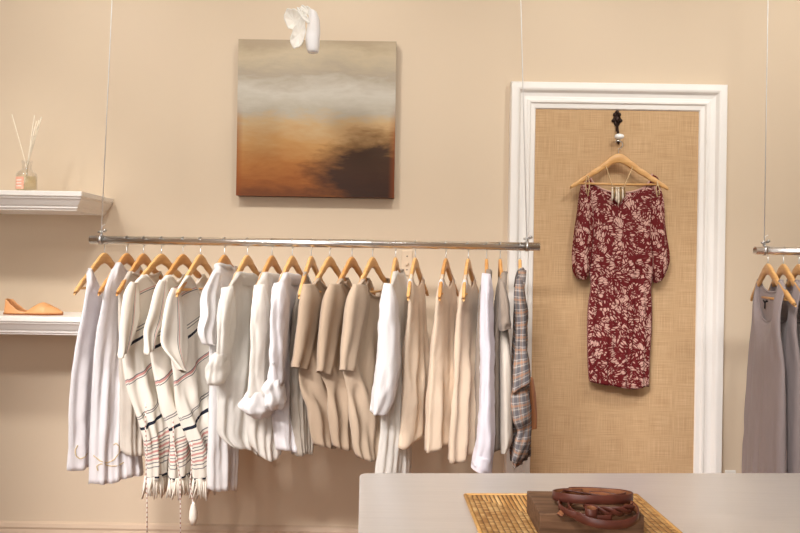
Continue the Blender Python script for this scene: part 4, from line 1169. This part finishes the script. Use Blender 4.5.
yn = YD - .016
nt_ = tag(root('pendant_necklace', W(618.5, 190, yn - .012)), 'necklace of ivory and brass pendants looped over the dress hanger', 'necklace')
p1, p2 = W(606.5, 167.5, yn), W(632.5, 167.5, yn)
pl, prr = W(612.5, 186, yn - .012), W(624.5, 186, yn - .012)
cpts = [p1 + Vector((0, .03, .004)), p1 + Vector((0, .012, .008)), p1, W(609, 176, yn - .006), pl, W(618.5, 187.5, yn - .013), prr, W(628.5, 176, yn - .006), p2, p2 + Vector((0, .012, .008)), p2 + Vector((0, .03, .004))]
B().tube(cpts, .0021, 6).obj('cord', M['cord'], nt_)
for i, (px, l, mt) in enumerate(((612.3, .060, 'ivory'), (614.4, .052, 'pewter'), (616.5, .066, 'ivory'), (618.6, .078, 'ivory'), (620.7, .066, 'pewter'), (622.7, .056, 'ivory'), (624.6, .046, 'pewter'))):
    a = W(px, 187, yn - .014)
    b = B().ball(a + Vector((0, 0, -.004)), .004, 10, 8); b.tube([a + Vector((0, 0, -.004)), a + Vector((0, -.002, -l * .4)), a + Vector((0, -.002, -l * .8)), a + Vector((0, -.001, -l))], [.0015, .0042, .0046, .0012], 10)
    b.obj('pendant', M[mt], nt_)

# ------------------------------------------------------------------ hanging shell ornament
YO = 2.5
oc = W(303, 26, YO)
t = tag(root('hanging_ornament', oc), 'pearly white shell and frosted glass ornament hanging before the painting', 'ornament')
def shell(px, py, a, bb_, tilt, mat, dy, name, cup=.25):
    c = W(px, py, YO + dy); k = YO / FPX; n = 28; m = 10; V_ = [c + Vector((0, cup * bb_ * k, 0))]; F_ = []
    for i in range(1, m + 1):
        r = i / m
        for j in range(n):
            th_ = 2 * PI * j / n; rr = r * (1 + .05 * math.sin(7 * th_ + dy * 90) * r)
            x_ = a * k * rr * math.cos(th_); z_ = bb_ * k * rr * math.sin(th_) * (1 - .25 * math.cos(th_))
            V_.append(c + Vector((x_ * math.cos(tilt) - z_ * math.sin(tilt), cup * bb_ * k * (1 - r * r) + .004 * math.sin(9 * th_) * r, x_ * math.sin(tilt) + z_ * math.cos(tilt))))
    for j in range(n): F_.append((0, 1 + j, 1 + (j + 1) % n))
    for i in range(m - 1):
        for j in range(n):
            q = 1 + i * n + j; q2 = 1 + i * n + (j + 1) % n; F_.append((q, q + n, q2 + n, q2))
    return mesh(name, V_, F_, mat, t, solid=.003)
shell(293.5, 18.5, 9, 10.5, math.radians(15), M['shell'], 0, 'shell_lobe', .5)
shell(298.5, 33, 15.5, 6.5, math.radians(76), M['shell'], -.012, 'shell_lobe', .5)
shell(309, 11.5, 10, 3.6, math.radians(-30), M['shell'], .012, 'shell_lobe', .6)
shell(303.5, 15.5, 10, 2.6, math.radians(-52), M['shell'], -.02, 'shell_lobe', .6)
rows = [(309, 10, 317, 13, YO), (308.5, 20, 319.5, 21, YO), (306.5, 32, 320, 32, YO), (305.5, 40, 319.5, 40, YO), (307, 50, 318.5, 51, YO), (308.5, 52.5, 317, 53, YO)]
loft('frosted_cup', t, M['shellcup'], rows, drs=[0.0208, 0.0234, 0.0247, 0.0247, 0.0208, 0.0156], wr=.0006, ax=Vector((0, -1, 0)), solid=.002, capend=True)
loft('white_filling', t, M['porcelain'], [(308, 33, 319, 33, YO), (307.2, 40, 318.8, 40, YO), (308.2, 49, 317.6, 50, YO), (309.5, 51.5, 316, 52, YO)], drs=[0.0169, 0.0182, 0.0156, 0.0104], wr=.0004, ax=Vector((0, -1, 0)), solid=0, capend=True)
tpp = W(306, 7, YO); B().tube([tpp, Vector((tpp.x, YO, H))], .0004, 5).obj('thread', M['glass'], t)

# ------------------------------------------------------------------ counter
CZ = .90
cx0 = W(360.5, 472.8, 1.632).x - .002; cyb = 1.632
TURN = math.radians(3.0)
def turn(p, c=None):
    """the counter stands three degrees askew to the wall"""
    c = c or (cx0, cyb); x, y = p[0] - c[0], p[1] - c[1]
    return (c[0] + x * math.cos(TURN) - y * math.sin(TURN), c[1] + x * math.sin(TURN) + y * math.cos(TURN), p[2])
t = tag(root('display_counter', (1.0, 1.2, 0)), 'brushed metal topped display counter in the foreground', 'counter')
def rrect(x0, y0, x1, y1, r, n=6):
    P = []
    for cx_, cy_, a0_ in ((x1 - r, y1 - r, 0), (x0 + r, y1 - r, 90), (x0 + r, y0 + r, 180), (x1 - r, y0 + r, 270)):
        for i in range(n + 1):
            a = math.radians(a0_ + 90 * i / n); P.append((cx_ + r * math.cos(a), cy_ + r * math.sin(a)))
    return P
top = []; levels = ((CZ - .04, 0), (CZ - .004, 0), (CZ - .001, .0015), (CZ, .005))
base_r = rrect(cx0, .75, 2.2, cyb, .018)
cxm, cym = (cx0 + 2.2) / 2, (.75 + cyb) / 2
for z, ins in levels:
    for (x, y) in base_r:
        top.append(turn((x - math.copysign(ins, x - cxm), y - math.copysign(ins, y - cym), z)))
n = len(base_r); f = [tuple(reversed(range(n))), tuple(range(3 * n, 4 * n))]
for i in range(3):
    f += [(i * n + k, i * n + (k + 1) % n, (i + 1) * n + (k + 1) % n, (i + 1) * n + k) for k in range(n)]
autosmooth(mesh('countertop', top, f, M['counter'], t, smooth=True), 40)
b = B().box((cx0 + .03, .80, .001), (2.17, cyb - .04, CZ - .04)); b.v = [Vector(turn(p)) for p in b.v]; b.obj('cabinet_body', M['counterbody'], t, smooth=False, bev=.004)
b = B().box((cx0 + .025, .795, .001), (2.175, cyb - .035, .08)); b.v = [Vector(turn(p)) for p in b.v]; b.obj('plinth', M['counterbody'], t, smooth=False, bev=.003)

# woven mat
mx0, mx1 = W(467.5, 494.3, 1.495).x, W(637, 494.3, 1.495).x + .004
myb = 1.478; mw = mx1 - mx0; myf = myb - mw
mc = Vector(((mx0 + mx1) / 2, (myb + myf) / 2, CZ))
t = tag(root('woven_mat', mc), 'square woven rattan mat on the metal counter', 'mat')
b = B().box((mx0 + .004, myf + .004, CZ + .0005), (mx1 - .004, myb - .004, CZ + .006)); b.obj('weave', M['wicker'], t, smooth=False)
b = B()
cs = [Vector((mx0, myf, CZ + .0045)), Vector((mx1, myf, CZ + .0045)), Vector((mx1, myb, CZ + .0045)), Vector((mx0, myb, CZ + .0045))]
for i in range(4): b.tube([cs[i], cs[(i + 1) % 4]], .004, 8)
b.obj('rim', M['rattan'], t)
t.rotation_euler = (0, 0, math.radians(2.4))

# wood block
bx0, bx1, by0, by1, bz0, bz1 = .264, .456, 1.24, 1.368, CZ + .0065, CZ + .050
t = tag(B().box((bx0, by0, bz0), (bx1, by1, bz1)).obj('wood_block', M['darkwood'], None, loc=((bx0 + bx1) / 2, (by0 + by1) / 2, bz0), smooth=False, bev=.002), 'dark weathered wood block on the woven mat, under the belts', 'block')

# leather belts
def strap_mesh(name, pts, parent, hgt=.017, th_=.0032, lean=None):
    P = [Vector(p) for p in pts]; v = []; f = []; fm = []
    for i, p in enumerate(P):
        tg = (P[min(i + 1, len(P) - 1)] - P[max(i - 1, 0)]).normalized()
        up = Vector((0, 0, 1)); up = (up - tg * up.dot(tg)).normalized()
        if lean: 
            up = Matrix.Rotation(lean(i / (len(P) - 1)), 3, tg) @ up
        out = tg.cross(up)
        e = .0012
        v += [p + out * th_ / 2 - up * (hgt / 2 - e), p + out * th_ / 2 + up * (hgt / 2 - e), p + out * (th_ / 2 - e) + up * hgt / 2, p - out * (th_ / 2 - e) + up * hgt / 2,
              p - out * th_ / 2 + up * (hgt / 2 - e), p - out * th_ / 2 - up * (hgt / 2 - e), p - out * (th_ / 2 - e) - up * hgt / 2, p + out * (th_ / 2 - e) - up * hgt / 2]
    for i in range(len(P) - 1):
        for k in range(8):
            f.append((i * 8 + k, i * 8 + 8 + k, i * 8 + 8 + (k + 1) % 8, i * 8 + (k + 1) % 8)); fm.append(1 if k == 4 else 0)
    f += [tuple(range(8)), tuple(reversed(range((len(P) - 1) * 8, len(P) * 8)))]; fm += [0, 0]
    return mesh(name, v, f, None, parent, mats=[M['leather'], M['leatherin']], fmat=fm)
def ellipse(cx_, cy_, z, rx, ry, a0_, a1_, n, tz=0., tzy=0., rot=0., spiral=0.):
    o = []
    for i in range(n + 1):
        a = math.radians(lerp(a0_, a1_, i / n)); k = 1 + spiral * i / n
        x, y = rx * k * math.cos(a), ry * k * math.sin(a)
        o.append(Vector((cx_ + x * math.cos(rot) - y * math.sin(rot), cy_ + x * math.sin(rot) + y * math.cos(rot), z + tz * i / n + tzy * y)))
    return o
ub = W(590.5, 502, 1.30)
BT = bz1
t = tag(root('leather_belt', (ub.x, 1.31, BT)), 'upper brown leather belt coiled on top of the pile', 'belt', 'coiled leather belts')
strap_mesh('strap', ellipse(ub.x, 1.288, BT + .0175, .0745, .047, -250, 118, 70, .002, -.17), t)
strap_mesh('inner_turn', ellipse(ub.x + .003, 1.292, BT + .0165, .064, .039, 95, 330, 50, .003, -.15, .15), t, .013)
strap_mesh('belt_end', [Vector((ub.x - .05 + .018 * i, 1.312 - .006 * i, BT + .021 - .0008 * i)) for i in range(6)], t, .013, .003, lambda s: 1.2)
lb_ = Vector((.381, 1.268, BT))
t = tag(root('leather_belt', lb_), 'lower brown leather belt spilling over the front of the wood block', 'belt', 'coiled leather belts')
strap_mesh('strap', ellipse(lb_.x, 1.243, BT + .0085, .0625, .052, -230, 100, 70, .0, .17), t, .016)
strap_mesh('inner_turn', ellipse(lb_.x - .012, 1.254, BT + .0095, .066, .046, 140, 285, 50, .0, .12), t, .013)
# crossing braided strands inside the loops
for k, (ph_, amp) in enumerate(((0, .007), (2.1, .007), (4.2, .007))):
    pts = []
    for i in range(31):
        s = i / 30
        pts.append(Vector((lb_.x - .034 + .088 * s, 1.232 - .022 * math.sin(PI * s) ** .8 + amp * math.cos(3 * PI * s + ph_) * .6 + .010, BT + .0115 + amp * .8 * math.sin(3 * PI * s + ph_) + .002 * s)))
    strap_mesh('braid_strand', pts, t, .009, .003, lambda s: .3)
strap_mesh('keeper_loop', [Vector((lb_.x - .030 + .010 * math.cos(a), 1.214 + .008 * math.sin(a), BT + .013 + .002 * math.sin(a))) for a in [2 * PI * i / 20 for i in range(21)]], t, .019, .003)
strap_mesh('belt_end', [Vector((W(570 - 1.9 * i, 514, 1.24).x, 1.252 - .0030 * i, BT + .0045 - .0012 * max(0, i - 3) ** 1.3)) for i in range(7)], t, .012, .003, lambda s: 1.25)

# ------------------------------------------------------------------ embroidery (raised thread on the second top)
bpy.context.view_layer.update()
def on_surface(objs, px, py):
    """nearest cloth point behind a place of the photograph"""
    o_ = Vector((0, 0, ZC)); d = (W(px, py, 1.0) - o_).normalized(); best = None
    for ob in objs:
        inv = ob.matrix_world.inverted(); lo = inv @ o_; ld = (inv.to_3x3() @ d).normalized()
        ok, co, nr, idx = ob.ray_cast(lo, ld)
        if ok:
            w_ = ob.matrix_world @ co
            if best is None or (w_ - o_).length < (best - o_).length: best = w_
    return best
for (t, pts) in EMB:
    body = [c for c in t.children if c.name.startswith('body')]
    dense = []
    for i in range(len(pts) - 1):
        for k in range(5): dense.append((lerp(pts[i][0], pts[i + 1][0], k / 5), lerp(pts[i][1], pts[i + 1][1], k / 5)))
    P = [on_surface(body, *q) for q in dense]; P = [p for p in P if p]
    if len(P) > 4:
        P = [(P[max(i - 1, 0)] + P[i] + P[min(i + 1, len(P) - 1)]) / 3 for i in range(len(P))]
        B().tube(P, .0022, 6).obj('embroidery', M['embroidery'], t)

# ------------------------------------------------------------------ lights
def spot(loc, target, power, size=70, blend=.6, col=(1, .86, .70), soft=.05):
    l = bpy.data.lights.new('ceiling_and_fill_spot', 'SPOT'); l.energy = power; l.spot_size = math.radians(size); l.spot_blend = blend; l.color = col; l.shadow_soft_size = soft
    o = bpy.data.objects.new('ceiling_and_fill_spot', l); C.objects.link(o); o.location = loc
    o.rotation_euler = (Vector(target) - Vector(loc)).to_track_quat('-Z', 'Y').to_euler(); return o
def area(loc, target, power, sx, sy, col):
    l = bpy.data.lights.new('front_fill_light', 'AREA'); l.shape = 'RECTANGLE'; l.size = sx; l.size_y = sy; l.energy = power; l.color = col
    o = bpy.data.objects.new('front_fill_light', l); C.objects.link(o); o.location = loc
    o.rotation_euler = (Vector(target) - Vector(loc)).to_track_quat('-Z', 'Y').to_euler(); return o
for x in (-1.75, -.75, .25, 1.25, 2.1):
    spot((x, 1.45, H - .06), (x * 1.0, 2.9, 2.1), 44, 84, .8, (1, .99, .94), .12)
for (x, y, tx, tz, p_) in ((-2.5, .3, -.65, .35, 320), (-1.8, 0, -.3, .35, 320), (-1.2, -.1, .15, .4, 170), (-.5, -.1, .8, .5, 110), (0, .4, 1.3, .6, 165)):  # spots added from the front to brighten the hanging garments
    spot((x, y, H - .06), (tx, 2.5, tz), p_, 46, .85, (1, .97, .95), .2)
spot((-2.1, 1.5, H - .06), (-1.7, 3, 1.35), 16, 44, .6, (1, .96, .88), .08)  # extra spot added to brighten the wall around the shelves
area((-1.4, YB + .15, 1.7), (0, 2.6, 1.2), 34, 2.4, 2.2, (1, .98, .97))  # soft frontal fill added behind the camera, no real window
w = bpy.data.worlds.new('World'); bpy.context.scene.world = w; w.use_nodes = True
w.node_tree.nodes['Background'].inputs[0].default_value = (1, .86, .74, 1); w.node_tree.nodes['Background'].inputs[1].default_value = .12

# ------------------------------------------------------------------ camera
cam = bpy.data.cameras.new('Camera'); cam.sensor_width = 36; cam.lens = FPX / 800 * 36; cam.clip_start = .05
co = bpy.data.objects.new('Camera', cam); C.objects.link(co)
co.matrix_world = Matrix.Translation((0, 0, ZC)) @ Matrix.Rotation(PI / 2, 4, 'X') @ Matrix.Rotation(ROLL, 4, 'Z')
sc = bpy.context.scene; sc.camera = co
sc.view_settings.view_transform = 'Standard'; sc.view_settings.look = 'None'; sc.view_settings.gamma = 1
sc.view_settings.exposure = 0.44
